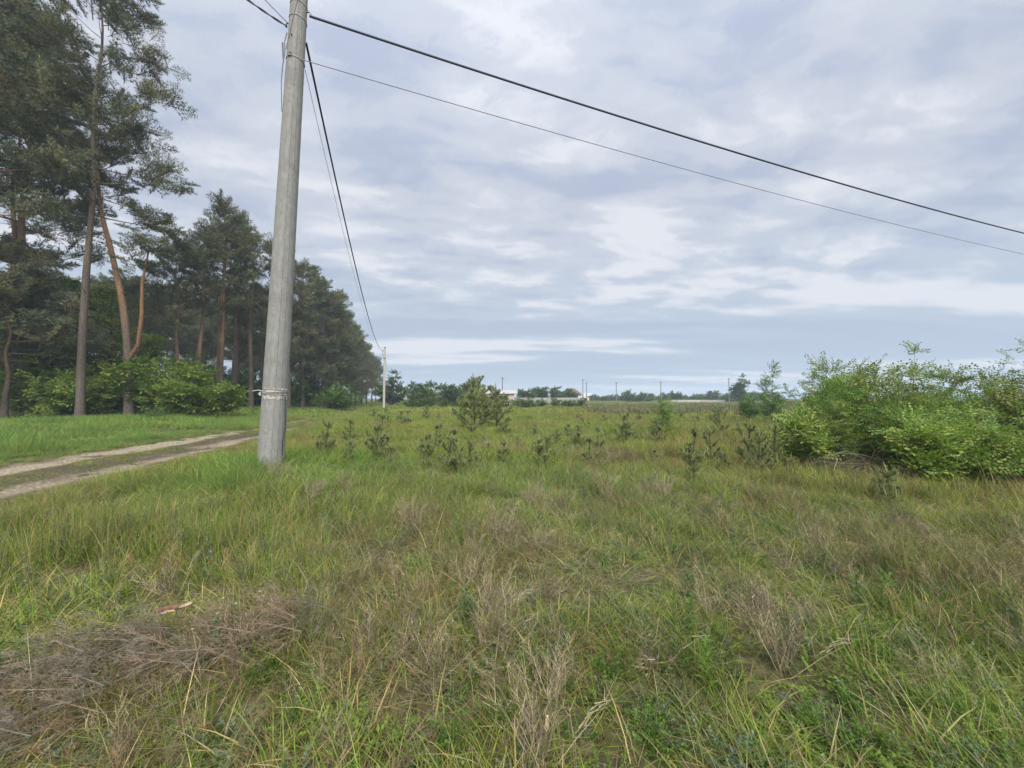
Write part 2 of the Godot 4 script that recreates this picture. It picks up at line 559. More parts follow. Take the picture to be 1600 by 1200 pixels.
func sapling(d: Dictionary, at: Vector3, turn: float, sc: float, label: String, group := "", called := "pine_sapling", maxc := 9) -> Node3D:
	var t := thing(called, at, label, "pine sapling", group)
	t.rotation = Vector3(sin(turn * 5.0) * 0.12, turn, cos(turn * 3.0) * 0.12)
	part("stem", d.wood, t).scale = Vector3.ONE * sc
	part("needle_foliage", d.needles, t).scale = Vector3.ONE * sc
	var k := 0
	for tip in d.tips:
		if k > 0 and (k * 7) % 5 > 2 and d.tips.size() > maxc:
			k += 1
			continue
		var c := part("candle", d.candle, t, (tip[0] as Vector3) * sc)
		var l: float = d.size * sc * (1.1 if k == 0 else 0.75 + 0.3 * ((k * 5) % 4) / 3.0)
		c.basis = Basis(Vector3.RIGHT.slerp(Vector3.FORWARD, 0.3).normalized(), ((k * 3) % 5 - 2) * 0.07).scaled_local(Vector3(l, l, l))
		k += 1
		if k > maxc * 2: break
	return t

# hanging line between two points
func hang(a: Vector3, b: Vector3, sag: float, n: int) -> Array:
	var o := []
	for i in n + 1:
		var t := float(i) / n
		o.append(a.lerp(b, t) - Vector3(0, 4.0 * sag * t * (1.0 - t), 0))
	return o

func wire(called: String, pts: Array, r: float, col: Color, label: String, category: String, twist := 0) -> void:
	var cat := category
	var o := thing(called, pts[0], label, cat)
	var base: Vector3 = pts[0]
	var strands := maxi(twist, 1)
	for s in strands:
		var p := []; var rd := []
		var run := 0.0
		for i in pts.size():
			if i: run += (pts[i] - pts[i - 1]).length()
			var off := Vector3.ZERO
			if twist:
				var dir: Vector3 = (pts[mini(i + 1, pts.size() - 1)] - pts[maxi(i - 1, 0)]).normalized()
				var sd := dir.cross(Vector3.UP).normalized()
				var an := run * TAU / 0.55 + TAU * s / strands
				off = (sd * cos(an) + sd.cross(dir) * sin(an)) * r * 0.95
			p.append(pts[i] - base + off)
			rd.append(r)
		var m := MB.new()
		m.tube(p, rd, 6, [col])
		part("strand" if twist else "line", m.mesh(M.cable), o)

# ------------------------------------------------------------------ build
func _ready() -> void:
	na.seed = 4; na.frequency = 0.12; na.fractal_octaves = 3
	nb.seed = 9; nb.frequency = 0.55; nb.fractal_octaves = 3
	nc.seed = 21; nc.frequency = 0.035; nc.fractal_octaves = 3
	set_light()
	set_materials()
	set_ground()
	set_forest()
	set_pole()
	set_thicket()
	set_saplings()
	set_village()
	set_grass()
	set_details()

func set_light() -> void:
	var cam := Camera3D.new()
	cam.name = "camera"
	cam.fov = 92.24
	cam.near = 0.05
	cam.far = 8000.0
	add_child(cam)
	cam.position = Vector3(0, 1.5 + height(0, 0), 0)
	cam.rotation_degrees = Vector3(2.18, 0, 0)
	cam.current = true
	var exposure := 5.0
	var env := Environment.new()
	env.tonemap_mode = Environment.TONE_MAPPER_LINEAR
	env.tonemap_exposure = exposure
	env.background_mode = Environment.BG_SKY
	env.sdfgi_enabled = true; env.ssao_enabled = true; env.ssil_enabled = true
	var sky := Sky.new()
	var pm := PanoramaSkyMaterial.new()
	pm.panorama = cloud_sky(1.0 / exposure)
	sky.sky_material = pm
	env.sky = sky
	env.fog_enabled = true
	env.fog_density = 0.0009
	env.fog_light_color = Color(0.80, 0.87, 0.95)
	var we := WorldEnvironment.new()
	we.name = "environment"
	we.environment = env
	add_child(we)
	var sun := DirectionalLight3D.new()
	sun.name = "sun"
	sun.light_energy = 0.5
	sun.light_angular_distance = 65.0
	sun.light_color = Color(1.0, 0.98, 0.94)
	sun.shadow_enabled = true
	add_child(sun)
	sun.rotation_degrees = Vector3(-50, 12, 0)

func lin(r: float, g: float, b: float) -> Color:
	return Color(r / 255.0, g / 255.0, b / 255.0).srgb_to_linear()

func cloud_sky(gain: float) -> ImageTexture:
	var w := 2400
	var h := 1200
	var data := PackedFloat32Array()
	data.resize(w * h * 3)
	var f1 := FastNoiseLite.new(); f1.seed = 31; f1.frequency = 0.34; f1.fractal_octaves = 3; f1.fractal_gain = 0.5
	var f2 := FastNoiseLite.new(); f2.seed = 77; f2.frequency = 1.0; f2.fractal_octaves = 6; f2.fractal_gain = 0.57
	f2.domain_warp_enabled = true; f2.domain_warp_amplitude = 0.5; f2.domain_warp_frequency = 0.8
	var f3 := FastNoiseLite.new(); f3.seed = 5; f3.frequency = 0.26; f3.fractal_octaves = 5; f3.fractal_gain = 0.62
	var blue := lin(179, 190, 214)
	var grey := lin(204, 211, 225)
	var white := lin(229, 233, 241)
	var hz := lin(189, 205, 222)
	var hzlow := lin(194, 211, 227)
	for row in h:
		var el := (0.5 - (row + 0.5) / h) * PI
		var y := sin(el)
		var cy := cos(el)
		var o := row * w * 3
		if y < -0.01:
			for k in w:
				data[o] = 0.16 * gain; data[o + 1] = 0.17 * gain; data[o + 2] = 0.11 * gain
				o += 3
			continue
		var yy := maxf(y, 0.0)
		var s := 1.35 / (yy + 0.075)
		var low := sm(0.02, 0.34, yy)
		var base := hzlow.lerp(hz, sm(0.0, 0.08, yy)).lerp(grey, sm(0.10, 0.45, yy))
		var up := 1.0 + 0.25 * sm(0.45, 1.0, yy)
		for k in w:
			var a := ((k + 0.5) / w - 0.5) * TAU
			var px := sin(a) * cy * s
			var pz := -cos(a) * cy * s
			var n1 := f1.get_noise_2d(px, pz)
			var n2 := f2.get_noise_2d(px * 0.95 + pz * 0.3, pz * 1.7)
			var t := n1 * 0.4 + n2 * 1.0 + 0.05
			if yy < 0.30:
				# thin far streaks: bands of cloud low over the horizon
				var st := f3.get_noise_2d(px * 0.34, pz * 1.5)
				t = lerpf(st * 2.2 - 0.1, t, sm(0.10, 0.30, yy))
			var c := base
			if t > 0.0: c = c.lerp(white, smoothstep(0.0, 0.5, t) * (0.95 + 0.05 * low))
			else: c = c.lerp(blue, smoothstep(0.0, 0.55, -t) * (0.35 + 0.5 * low))
			data[o] = c.r * gain * up
			data[o + 1] = c.g * gain * up
			data[o + 2] = c.b * gain * up
			o += 3
	var img := Image.create_from_data(w, h, false, Image.FORMAT_RGBF, data.to_byte_array())
	return ImageTexture.create_from_image(img)

func set_materials() -> void:
	M.grass = mat(0.75, Color(0.62, 0.7, 0.38))
	M.leaf = mat(0.6, Color(0.78, 0.9, 0.4))
	M.needle = mat(0.65, Color(0.3, 0.34, 0.22))
	M.dry = mat(0.9)
	M.bark = mat(0.95)
	M.bark.albedo_texture = noise_tex(0.03, Color(0.62, 0.62, 0.62), Color(1, 1, 1), 256, 4, 5)
	M.bark.uv1_triplanar = true
	M.bark.uv1_scale = Vector3(1.6, 0.5, 1.6)
	M.soil = mat(0.97)
	M.soil.albedo_texture = noise_tex(0.02, Color(0.5, 0.5, 0.5), Color(1, 1, 1), 1024, 6, 8)
	M.soil.uv1_triplanar = true
	M.soil.uv1_world_triplanar = true
	M.soil.uv1_scale = Vector3(0.55, 0.55, 0.55)
	M.cable = mat(0.55)
	M.plain = mat(0.9)
	var con := mat(0.88)
	con.albedo_texture = noise_tex(0.016, Color(0.84, 0.84, 0.83), Color(1, 1, 1), 512, 7, 12)
	con.uv1_triplanar = true
	con.uv1_scale = Vector3(1.5, 0.45, 1.5)
	var pits := noise_tex(0.06, Color(0, 0, 0), Color(1, 1, 1), 512, 5, 14)
	pits.color_ramp = null
	pits.as_normal_map = true
	pits.bump_strength = 4.0
	con.normal_enabled = true
	con.normal_texture = pits
	con.normal_scale = 0.5
	M.concrete = con

func set_ground() -> void:
	# one sheet, finest round the viewer, out past the horizon
	var m := MB.new()
	m.smooth = true
	var rings := [0.0]
	var r := 0.25
	while r < 6000.0:
		rings.append(r)
		r *= 1.055 if r < 80.0 else 1.25
	var sec := 300
	for i in rings.size():
		for j in sec:
			var a := TAU * j / sec
			var x: float = sin(a) * rings[i]
			var z: float = -cos(a) * rings[i]
			m.v.append(Vector3(x, height(x, z), z))
			var e: float = 0.15 + rings[i] * 0.02
			m.n.append(Vector3(height(x - e, z) - height(x + e, z), 2.0 * e, height(x, z - e) - height(x, z + e)).normalized())
			var g := clampf(0.5 + na.get_noise_2d(x * 3.0, z * 3.0) * 0.9, 0.0, 1.0)
			m.c.append(Color(0.155, 0.12, 0.075).lerp(Color(0.10, 0.115, 0.045), g))
	for i in rings.size() - 1:
		for j in sec:
			var j2 := (j + 1) % sec
			var a0 := i * sec + j; var a1 := i * sec + j2
			var b0 := a0 + sec; var b1 := a1 + sec
			m.ix.append_array([a0, b1, a1, a0, b0, b1])
	var o := part("ground", m.mesh(M.soil), self)
	tag(o, "rough meadow ground of brown litter and moss", "ground", "", "structure")
	# dirt road: two sandy ruts, dark soil and sparse growth between
	var rd := MB.new()
	rd.smooth = true
	var nu := 44
	var zs := []
	var zz := 7.0
	while zz > -120.0:
		zs.append(zz)
		zz -= 0.22 if zz > -35.0 else 1.2
	for i in zs.size():
		for k in nu + 1:
			var u := (float(k) / nu - 0.5) * 2.0
			var z: float = zs[i]
			var edge := na.get_noise_2d(z * 4.0, signf(u) * 30.0) * 0.55 + nb.get_noise_2d(z * 2.0, signf(u) * 9.0) * 0.3
			var half := road_half(z)
			var uu := u * (half + edge * absf(u) * half / 2.15)
			var x := road_at(z) + uu
			var rise := 0.012 * (1.0 - pow(absf(u), 6.0)) - 0.02 * pow(absf(u), 8.0)
			var y := height(x, z) + rise + nb.get_noise_2d(x * 3.0, z * 3.0) * 0.022
			rd.v.append(Vector3(x, y, z))
			rd.n.append(Vector3(height(x - 0.1, z) - height(x + 0.1, z), 0.2, height(x, z - 0.1) - height(x, z + 0.1)).normalized())
			var wob := na.get_noise_2d(z * 1.6, 40.0) * 0.25
			var rut := maxf(exp(-pow((uu - 0.98 - wob) / 0.42, 2.0)), exp(-pow((uu + 1.0 - wob) / 0.6, 2.0)))
			rut = rut * (0.62 if uu > 0.0 else 1.0) + nb.get_noise_2d(x * 2.2, z * 1.2) * 0.5 + na.get_noise_2d(x * 3.0, z * 1.4) * 0.55
			var c := Color(0.12, 0.097, 0.068).lerp(Color(0.395, 0.338, 0.248), sm(0.2, 0.95, rut))
			if rut < 0.3: c = c.lerp(Color(0.11, 0.115, 0.055), sm(0.0, 0.4, nb.get_noise_2d(x * 1.5, z + 30.0) + 0.1))
			c = c.lerp(Color(0.12, 0.13, 0.055), sm(-17.0, -34.0, z) * sm(-0.35, 0.2, nb.get_noise_2d(x * 2.0, z * 1.1 + 60.0) + sm(-24.0, -40.0, z) - 0.1))
			rd.c.append(c)
	for i in zs.size() - 1:
		for k in nu:
			var a0 := i * (nu + 1) + k
			var b0 := a0 + nu + 1
			rd.ix.append_array([a0, b0 + 1, a0 + 1, a0, b0, b0 + 1])
	o = part("dirt_road", rd.mesh(M.soil), self)
	tag(o, "sandy dirt road with two pale wheel ruts beside the wood", "road", "", "structure")

func trunk_path(h: float, wob: float, lx := 0.0, lz := 0.0) -> Array:
	var o := []
	for i in 7:
		var f := i / 6.0
		o.append(Vector3(lx * f + rf(-wob, wob) * f, h * f, lz * f + rf(-wob, wob) * f))
	return o

func set_forest() -> void:
	for i in 4: boughs.append(bough(100 + i, 1.5, 0.24, 0.03))
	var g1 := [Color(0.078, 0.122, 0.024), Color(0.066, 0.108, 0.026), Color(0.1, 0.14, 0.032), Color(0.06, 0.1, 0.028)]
	sprigs.maple = [[1, 13, 0.5, 0.13, 0.09, g1], [2, 11, 0.5, 0.15, 0.1, g1]]
	var g2 := [Color(0.128, 0.19, 0.058), Color(0.142, 0.205, 0.068), Color(0.16, 0.215, 0.078)]
	sprigs.poplar = [[3, 17, 0.34, 0.05, 0.036, g2], [4, 17, 0.36, 0.054, 0.038, g2], [5, 15, 0.32, 0.048, 0.038, g2]]
	var g3 := [Color(0.085, 0.125, 0.038), Color(0.1, 0.14, 0.045), Color(0.075, 0.11, 0.036)]
	sprigs.far = [[6, 14, 0.9, 0.28, 0.2, g3]]
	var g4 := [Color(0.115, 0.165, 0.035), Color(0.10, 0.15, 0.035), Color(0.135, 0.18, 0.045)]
	sprigs.fresh = [[7, 13, 0.5, 0.14, 0.095, g4], [8, 12, 0.5, 0.15, 0.1, g4]]
	# the two big pines at the road
	rng.seed = 5
	var big := "pines at the edge of the wood"
	pine("pine_tree", gp(-25.2, -21.6), trunk_path(28.0, 0.25), 0.2, 0.42, 3.7, 29, 12, 0.15, 0.82, 200, "tall straight grey-trunked pine with a long dark crown by the road", big, true, 7)
	var pb := [Vector3.ZERO, Vector3(-0.2, 3.6, 0), Vector3(-0.7, 7.2, 0), Vector3(-1.6, 10.8, 0), Vector3(-2.3, 13.2, 0), Vector3(-2.7, 16.0, 0), Vector3(-2.9, 21.0, 0)]
	var tb := pine("pine_tree", gp(-24.2, -23.4), pb, 0.235, 0.66, 2.6, 13, 8, 1.0, 0.8, 201, "leaning pine with bright orange trunk forked low beside tall grey pine", big, true, 5)
	var fk := MB.new()
	var fp := [Vector3(-0.15, 3.6, 0.05), Vector3(0.5, 4.6, 0.1), Vector3(0.75, 6.4, 0.2), Vector3(0.6, 8.6, 0.1), Vector3(0.9, 11.0, 0.0)]
	fk.tube(fp, [0.13, 0.11, 0.1, 0.08, 0.03], 9, [Color(0.2, 0.13, 0.085), Color(0.24, 0.14, 0.08), Color(0.27, 0.15, 0.08), Color(0.28, 0.16, 0.085), Color(0.28, 0.16, 0.085)])
	part("forked_stem", fk.mesh(M.bark), tb)
	var fl := Lump.new()
	rng.seed = 2010
	for q in [Vector3(0.9, 11.0, 0.0), Vector3(1.6, 10.6, 0.4), Vector3(0.3, 10.2, 0.6), Vector3(1.2, 12.0, -0.3), Vector3(0.4, 9.4, -0.6)]:
		for k in 8: fl.add(boughs[k % 4], Transform3D((Basis(Vector3.UP, rf(0, TAU)) * Basis(Vector3.BACK, rf(0.0, 0.7))).scaled(Vector3.ONE * rf(0.55, 0.8)), q + Vector3(rf(-0.5, 0.5), rf(-0.4, 0.4), rf(-0.5, 0.5))), k % 5)
	part("forked_crown", fl.mesh(M.needle), tb)
	# neighbours at the frame's edge
	var edge := [
		[-31.5, -23.5, 26.0, 0.45, 3.8, 0.26, 0.1, "tall old pine with high crown behind drooping low boughs"], [-29.5, -19.5, 24.0, 0.34, 4.2, 0.26, 0.2, "old pine with wide heavy crown at the very end of the wood"],
		[-37.0, -27.0, 25.0, 0.42, 3.8, 0.24, 0.1, "old pine deeper in the wood behind the tall old pines"], [-34.0, -22.0, 24.0, 0.4, 4.0, 0.24, 0.1, "old pine with dark crown between two tall old pines"],
		[-29.6, -21.6, 7.6, 0.42, 2.7, 0.13, 0.3, "low young pine with drooping brownish boughs under the old pines"]]
	for i in edge.size():
		var e: Array = edge[i]
		rng.seed = 300 + i
		pine("pine_tree", gp(e[0], e[1]), trunk_path(e[2], 0.3), e[5], e[3], e[4], 25 if i < 4 else 18, 11, 0.45, 0.95, 310 + i, e[7], "old pines over the shrubs", true, 5, e[6])
	# front row along the wood's edge: x, z, height, radius, crown base, crown radius, orange
	var row := [
		[-28.6, -31.5, 13.8, 0.20, 0.42, 2.6, 0.8], [-28.2, -33.2, 15.8, 0.24, 0.5, 2.9, 0.9], [-28.0, -35.0, 17.0, 0.24, 0.5, 2.8, 1.0], [-27.6, -34.8, 19.6, 0.26, 0.52, 2.8, 1.0],
		[-30.0, -39.8, 20.5, 0.36, 0.45, 3.6, 0.5], [-27.2, -38.5, 17.8, 0.27, 0.4, 3.0, 0.5], [-26.8, -41.5, 18.2, 0.27, 0.4, 3.1, 0.5], [-25.4, -42.0, 17.0, 0.25, 0.3, 3.0, 0.4],
		[-26.4, -46.5, 17.5, 0.28, 0.22, 3.4, 0.3], [-26.2, -51.0, 17.0, 0.28, 0.2, 3.3, 0.3], [-27.5, -54.5, 16.0, 0.26, 0.2, 3.2, 0.3], [-27.8, -58.5, 14.5, 0.25, 0.2, 3.2, 0.4],
		[-29.2, -63.0, 13.8, 0.25, 0.18, 3.0, 0.4], [-30.0, -69.0, 14.0, 0.24, 0.3, 2.8, 0.6], [-32.6, -77.0, 13.5, 0.24, 0.18, 3.2, 0.3], [-35.0, -86.0, 13.0, 0.24, 0.16, 3.3, 0.3], [-38.2, -97.0, 12.5, 0.24, 0.15, 3.4, 0.3], [-42.5, -112.0, 12.0, 0.24, 0.15, 3.6, 0.3]]
	var near_labels := ["short dark-crowned pine just past the leaning orange pine", "slim pine with orange upper trunk among leafy undergrowth", "straight slim pine beside the slim one with orange upper trunk", "clean straight orange-barked pine with no low branches", "stout grey-barked pine with broken dead limbs", "pine with pale dead side branches half hidden by the concrete pole", "bushy pine close behind the concrete pole", "dense pine with low branches past the concrete pole"]
	var row_labels := ["", "young dense pine standing on the grass edge where the wood runs away along the road"]
	for i in row.size():
		var e: Array = row[i]
		rng.seed = 400 + i
		var far := i > 7
		pine("pine_tree", gp(e[0], e[1]), trunk_path(e[2], 0.35, rf(-0.4, 0.4)), e[3] * 0.9, e[4] + (0.0 if far else 0.06), e[5] * (0.9 if far else 0.78), 16 if not far else 20, 9 if far else 7, e[6], 0.85 if not far else 1.1, 420 + i, row_labels[1] if far else near_labels[i], "front pines of the wood" if not far else "pines along the wood's far edge", not far, 5, 0.2 if far else 0.0)
	# the wood behind
	var k := 0
	rng.seed = 77
	var spots := []
	while spots.size() < 50 and k < 4000:
		k += 1
		rng.seed = 5000 + k
		var z := -26.0 - 95.0 * pow(rng.randf(), 1.4)
		var ex := -32.0 - maxf(0.0, (-z - 45.0)) * 0.14
		var x := ex - rf(0.5, 1.0) * rf(0.0, 46.0)
		if x / z > 1.75 or (z > -36.0 and x / z > 0.9): continue
		var ok := true
		for q in spots:
			if Vector2(x - q.x, z - q.y).length() < 4.2: ok = false; break
		if ok: spots.append(Vector2(x, z))
	var protos := []
	for i in spots.size():
		rng.seed = 600 + i
		var far: bool = spots[i].y < -70.0
		var lab := "pine of the dark interior standing behind the front trees"
		if i < 4:
			protos.append(pine("pine_tree", gp(spots[i].x, spots[i].y), trunk_path(15.0, 0.4), 0.17, 0.4 + 0.05 * i, 2.6, 18, 8, 0.3 + 0.2 * i, 1.1, 640 + i, lab, "pines inside the wood", false, 5))
		else:
			var c: Node3D = protos[i % 4].duplicate()
			c.name = numbered("pine_tree")
			add_child(c)
			c.position = gp(spots[i].x, spots[i].y)
			c.rotation.y = rf(0, TAU)
			c.scale = Vector3.ONE * clampf((2.0 - 0.29 * spots[i].y) / 15.0 * rf(0.8, 1.05), 0.5, 1.1 if not far else 0.85)
	# leafy undergrowth
	var us := [
		[-25, -24, 4.25, 2.3, 1.25], [-27.8, -24.8, 4.75, 2.5, 1.20], [-30, -23.5, 3.75, 2.2, 1.22], [-22.6, -24.6, 4.50, 2, 1.45], [-21, -24.2, 3.12, 1.7, 1.45], [-19.9, -25, 2.75, 1.6, 1.45], [-33, -25.5, 4.00, 2.6, 1.00], [-27, -22.6, 3.00, 1.8, 1.35],
		[-25.8, -29, 5.00, 2.4, 1.22], [-30.5, -36, 5.00, 2.5, 1.00], [-33, -40.5, 5.00, 2.8, 1.00], [-36, -29, 5.00, 3, 1.00], [-28, -45.5, 4.38, 2.8, 1.00], [-38.5, -34, 6.25, 3, 1.00], [-44, -40, 7.50, 3.5, 1.00], [-36, -46, 6.25, 3.5, 1.00], [-50, -52, 8.75, 4.5, 1.00], [-41, -58, 7.50, 4, 1.00], [-58, -45, 8.75, 4.5, 1.00], [-62, -64, 10.00, 5, 1.00], [-47, -30, 7.50, 3.5, 1.00], [-29.5, -52, 5.00, 3, 1.00], [-33, -60, 5.62, 3.2, 1.00]]
	for i in us.size():
		var e: Array = us[i]
		var bright: bool = e[4] > 1.4
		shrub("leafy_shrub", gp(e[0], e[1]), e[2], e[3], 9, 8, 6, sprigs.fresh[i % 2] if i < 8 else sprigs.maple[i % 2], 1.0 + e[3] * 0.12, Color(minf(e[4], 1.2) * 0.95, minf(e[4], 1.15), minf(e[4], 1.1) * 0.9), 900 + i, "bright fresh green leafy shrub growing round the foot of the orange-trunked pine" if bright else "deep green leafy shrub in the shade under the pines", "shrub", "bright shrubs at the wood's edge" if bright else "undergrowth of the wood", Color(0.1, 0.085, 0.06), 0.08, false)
	rng.seed = 970
	for i in 26:
		var z := -(44.0 + 66.0 * (i + rng.randf()) / 26.0)
		var x := -34.0 - maxf(0.0, -z - 50.0) * 0.2 - 34.0 * ((i * 7) % 13) / 13.0 * (-z / 60.0)
		var keep := rng.state
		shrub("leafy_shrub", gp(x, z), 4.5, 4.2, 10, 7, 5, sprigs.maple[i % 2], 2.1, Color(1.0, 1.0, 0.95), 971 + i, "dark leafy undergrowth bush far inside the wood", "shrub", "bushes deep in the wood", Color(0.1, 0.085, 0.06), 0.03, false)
		rng.seed = 99 + i
	# two broad-leaved trees behind the big pines
	shrub("leafy_tree", gp(-31.0, -26.0), 10.2, 2.9, 6, 16, 9, sprigs.fresh[0], 1.5, Color(1.0, 1.05, 1.0), 950, "young broad-leaved tree with fresh green crown behind the grey-trunked pine", "tree", "", Color(0.1, 0.085, 0.07), 0.2, true, 0.03)
	shrub("leafy_tree", gp(-27.8, -25.9), 9.0, 2.2, 5, 16, 9, sprigs.fresh[1], 1.4, Color(1.15, 1.1, 1.0), 951, "young broad-leaved tree with yellow-green crown between grey and orange pine trunks", "tree", "", Color(0.1, 0.085, 0.07), 0.2, true, 0.03)
	shrub("leafy_tree", gp(-35.5, -26.5), 9.5, 3.2, 6, 16, 9, sprigs.fresh[1], 1.6, Color(0.9, 0.95, 1.0), 952, "broad-leaved tree with deep green crown under the old pines' boughs", "tree", "", Color(0.1, 0.085, 0.07), 0.15, true, 0.03)
	# round bush by the road and a tiny one on the verge
	shrub("round_bush", gp(-20.6, -44.0), 3.3, 2.8, 28, 7, 6, sprigs.fresh[0], 0.9, Color(0.8, 0.95, 0.8), 960, "dense round green bush standing alone before the pines by the road", "bush", "", Color(0.1, 0.085, 0.06), 0.03, false)
	shrub("small_bush", gp(-20.4, -21.2), 0.75, 0.42, 8, 6, 4, sprigs.poplar[0], 0.8, Color(0.75, 0.85, 0.8), 961, "small dark green bush alone on the grass verge across the road", "bush", "", Color(0.1, 0.085, 0.06), 0.03, false)

func set_pole() -> void:
	var base := gp(-4.6, -7.1)
	var t := thing("power_pole", base, "thick grey round concrete power pole leaning slightly in the meadow grass", "power pole")
	t.rotation_degrees = Vector3(0, 0, -2.1)
	var H := 9.75
	var m := MB.new()
	var pts := []; var rd := []; var cs := []
	rng.seed = 3
	for i in 60:
		var f := i / 59.0
		pts.append(Vector3(0, -0.4 + (H + 0.4) * f, 0))
		rd.append(lerpf(0.222, 0.142, f))
		var k := 1.0
		for q in [1.62, 1.98, 3.2, 5.75, 7.6]:
			if absf(pts[i].y - q) < 0.09: k = 0.9
		cs.append(Color(0.245, 0.247, 0.24) * k * rf(0.98, 1.02))
	m.tube(pts, rd, 32, cs)
	part("shaft", m.mesh(M.concrete), t)
	var rad_at := func(y: float) -> float: return lerpf(0.222, 0.142, (y + 0.4) / (H + 0.4))
	# casting seams, thin raised lines up the shaft
	for a in [0.62, 1.05, 2.1, 2.55]:
		var s := MB.new()
		var sp := []; var sr := []
		for i in 12:
			var y := lerpf(-0.1, H - 0.05, i / 11.0)
			var rr: float = rad_at.call(y) + 0.001
			sp.append(Vector3(cos(a) * rr, y, sin(a) * rr)); sr.append(0.0065)
		s.tube(sp, sr, 5, [Color(0.26, 0.262, 0.255)])
		part("casting_seam", s.mesh(M.concrete), t)
	# flaking white band tied with wire
	var bm := MB.new()
	bm.smooth = true
	rng.seed = 8
	var nu := 72; var nv := 12
	for iv in nv + 1:
		for iu in nu + 1:
			var a := TAU * iu / nu
			var rag := (nb.get_noise_2d(cos(a) * 4.0, sin(a) * 4.0) * 0.035 if iv == 0 else 0.0)
			var y := 1.31 + 0.2 * iv / nv + rag + (nb.get_noise_2d(cos(a) * 5.0 + 9.0, sin(a) * 5.0) * 0.02 if iv == nv else 0.0)
			var rr: float = rad_at.call(y) + 0.005 + nb.get_noise_3d(cos(a) * 6.0, y * 40.0, sin(a) * 6.0) * 0.004
			bm.v.append(Vector3(cos(a) * rr, y, sin(a) * rr))
			bm.n.append(Vector3(cos(a), 0, sin(a)))
			var fl := nb.get_noise_3d(cos(a) * 5.0, y * 26.0, sin(a) * 5.0)
			bm.c.append(Color(0.37, 0.367, 0.355).lerp(Color(0.2, 0.19, 0.175), sm(0.02, 0.16, fl)))
	for iv in nv:
		for iu in nu:
			var a0 := iv * (nu + 1) + iu
			bm.ix.append_array([a0, a0 + 1, a0 + nu + 2, a0, a0 + nu + 2, a0 + nu + 1])
	var band := part("painted_band", bm.mesh(M.plain), t)
	for k in 4:
		var wm := MB.new()
		var wp := []; var wr := []
		for i in 33:
			var a := TAU * i / 32.0
			var y := 1.38 + 0.035 * k + 0.014 * sin(a + k * 1.7)
			var rr: float = rad_at.call(y) + 0.011
			wp.append(Vector3(cos(a) * rr, y, sin(a) * rr)); wr.append(0.0055)
		wm.tube(wp, wr, 6, [Color(0.2, 0.19, 0.175)], false)
		part("wire_wrap", wm.mesh(M.cable), band)
	var tw := MB.new()
	tw.tube([Vector3(-0.2, 1.45, 0.09), Vector3(-0.26, 1.465, 0.1), Vector3(-0.36, 1.44, 0.12)], [0.007, 0.007, 0.006], 6, [Color(0.45, 0.44, 0.42)])
	part("wire_tail", tw.mesh(M.cable), band)
	var kn := MB.new()
	kn.tube([Vector3(-0.225, 1.36, 0.08), Vector3(-0.245, 1.395, 0.085), Vector3(-0.225, 1.43, 0.08)], [0.012, 0.026, 0.012], 8, [Color(0.42, 0.41, 0.39)])
	part("wire_knot", kn.mesh(M.cable), band)
	# earthing cable down the side
	var ec := MB.new()
	ec.tube([Vector3(0.232, -0.1, 0.06), Vector3(0.24, 0.25, 0.06), Vector3(0.226, 0.5, 0.06), Vector3(0.262, 0.8, 0.05), Vector3(0.245, 1.1, 0.05), Vector3(0.225, 1.36, 0.05)], [0.008, 0.008, 0.008, 0.008, 0.008, 0.008], 6, [Color(0.05, 0.05, 0.05)])
	part("ground_cable", ec.mesh(M.cable), t)
	# hardware at the top
	var bolt := MB.new()
	bolt.tube([Vector3(0, 0, 0.13), Vector3(0, 0, 0.185)], [0.014, 0.014], 8, [Color(0.12, 0.12, 0.12)])
	var bolt_mesh := bolt.mesh(M.cable)
	for y in [8.05, 8.42]: part("bolt", bolt_mesh, t, Vector3(-0.01, y, 0.0))
	var cl := MB.new()
	cl.box(Vector3(-0.02, 8.02, 0.155), Vector3(0.07, 0.07, 0.04), Color(0.13, 0.13, 0.13))
	part("clamp", cl.mesh(M.cable), t)
	for y in [8.0, 8.85, 9.15]:
		var b := MB.new()
		var bp := []; var br := []
		for i in 25:
			var a := TAU * i / 24.0
			var rr: float = rad_at.call(y) + 0.003
			bp.append(Vector3(cos(a) * rr, y, sin(a) * rr)); br.append(0.01)
		b.tube(bp, br, 6, [Color(0.28, 0.28, 0.28)], false)
		part("steel_strap", b.mesh(M.cable), t)
	for s in [[1.0, 9.05], [-1.0, 8.8]]:
		var hk := MB.new()
		hk.tube([Vector3(s[0] * 0.14, s[1], 0), Vector3(s[0] * 0.22, s[1], 0), Vector3(s[0] * 0.25, s[1] - 0.05, 0), Vector3(s[0] * 0.22, s[1] - 0.09, 0)], [0.013, 0.013, 0.013, 0.01], 6, [Color(0.2, 0.2, 0.21)])
		part("hook", hk.mesh(M.cable), t)
	# loose cable loops on the left side
	var lp := MB.new()
	lp.tube([Vector3(-0.17, 8.55, 0.06), Vector3(-0.19, 8.35, 0.08), Vector3(-0.16, 8.1, 0.1), Vector3(-0.2, 7.85, 0.08), Vector3(-0.22, 7.55, 0.06), Vector3(-0.2, 7.2, 0.05), Vector3(-0.18, 6.95, 0.05)], [0.011, 0.011, 0.011, 0.01, 0.008, 0.008, 0.008], 6, [Color(0.14, 0.145, 0.15)])
	part("loose_cable", lp.mesh(M.cable), t)
	var l2 := MB.new()
	l2.tube([Vector3(-0.25, 8.35, 0.05), Vector3(-0.22, 8.15, 0.07), Vector3(-0.19, 7.95, 0.08)], [0.016, 0.014, 0.012], 6, [Color(0.1, 0.105, 0.12)])
	part("cable_end", l2.mesh(M.cable), t)
	var l3 := MB.new()
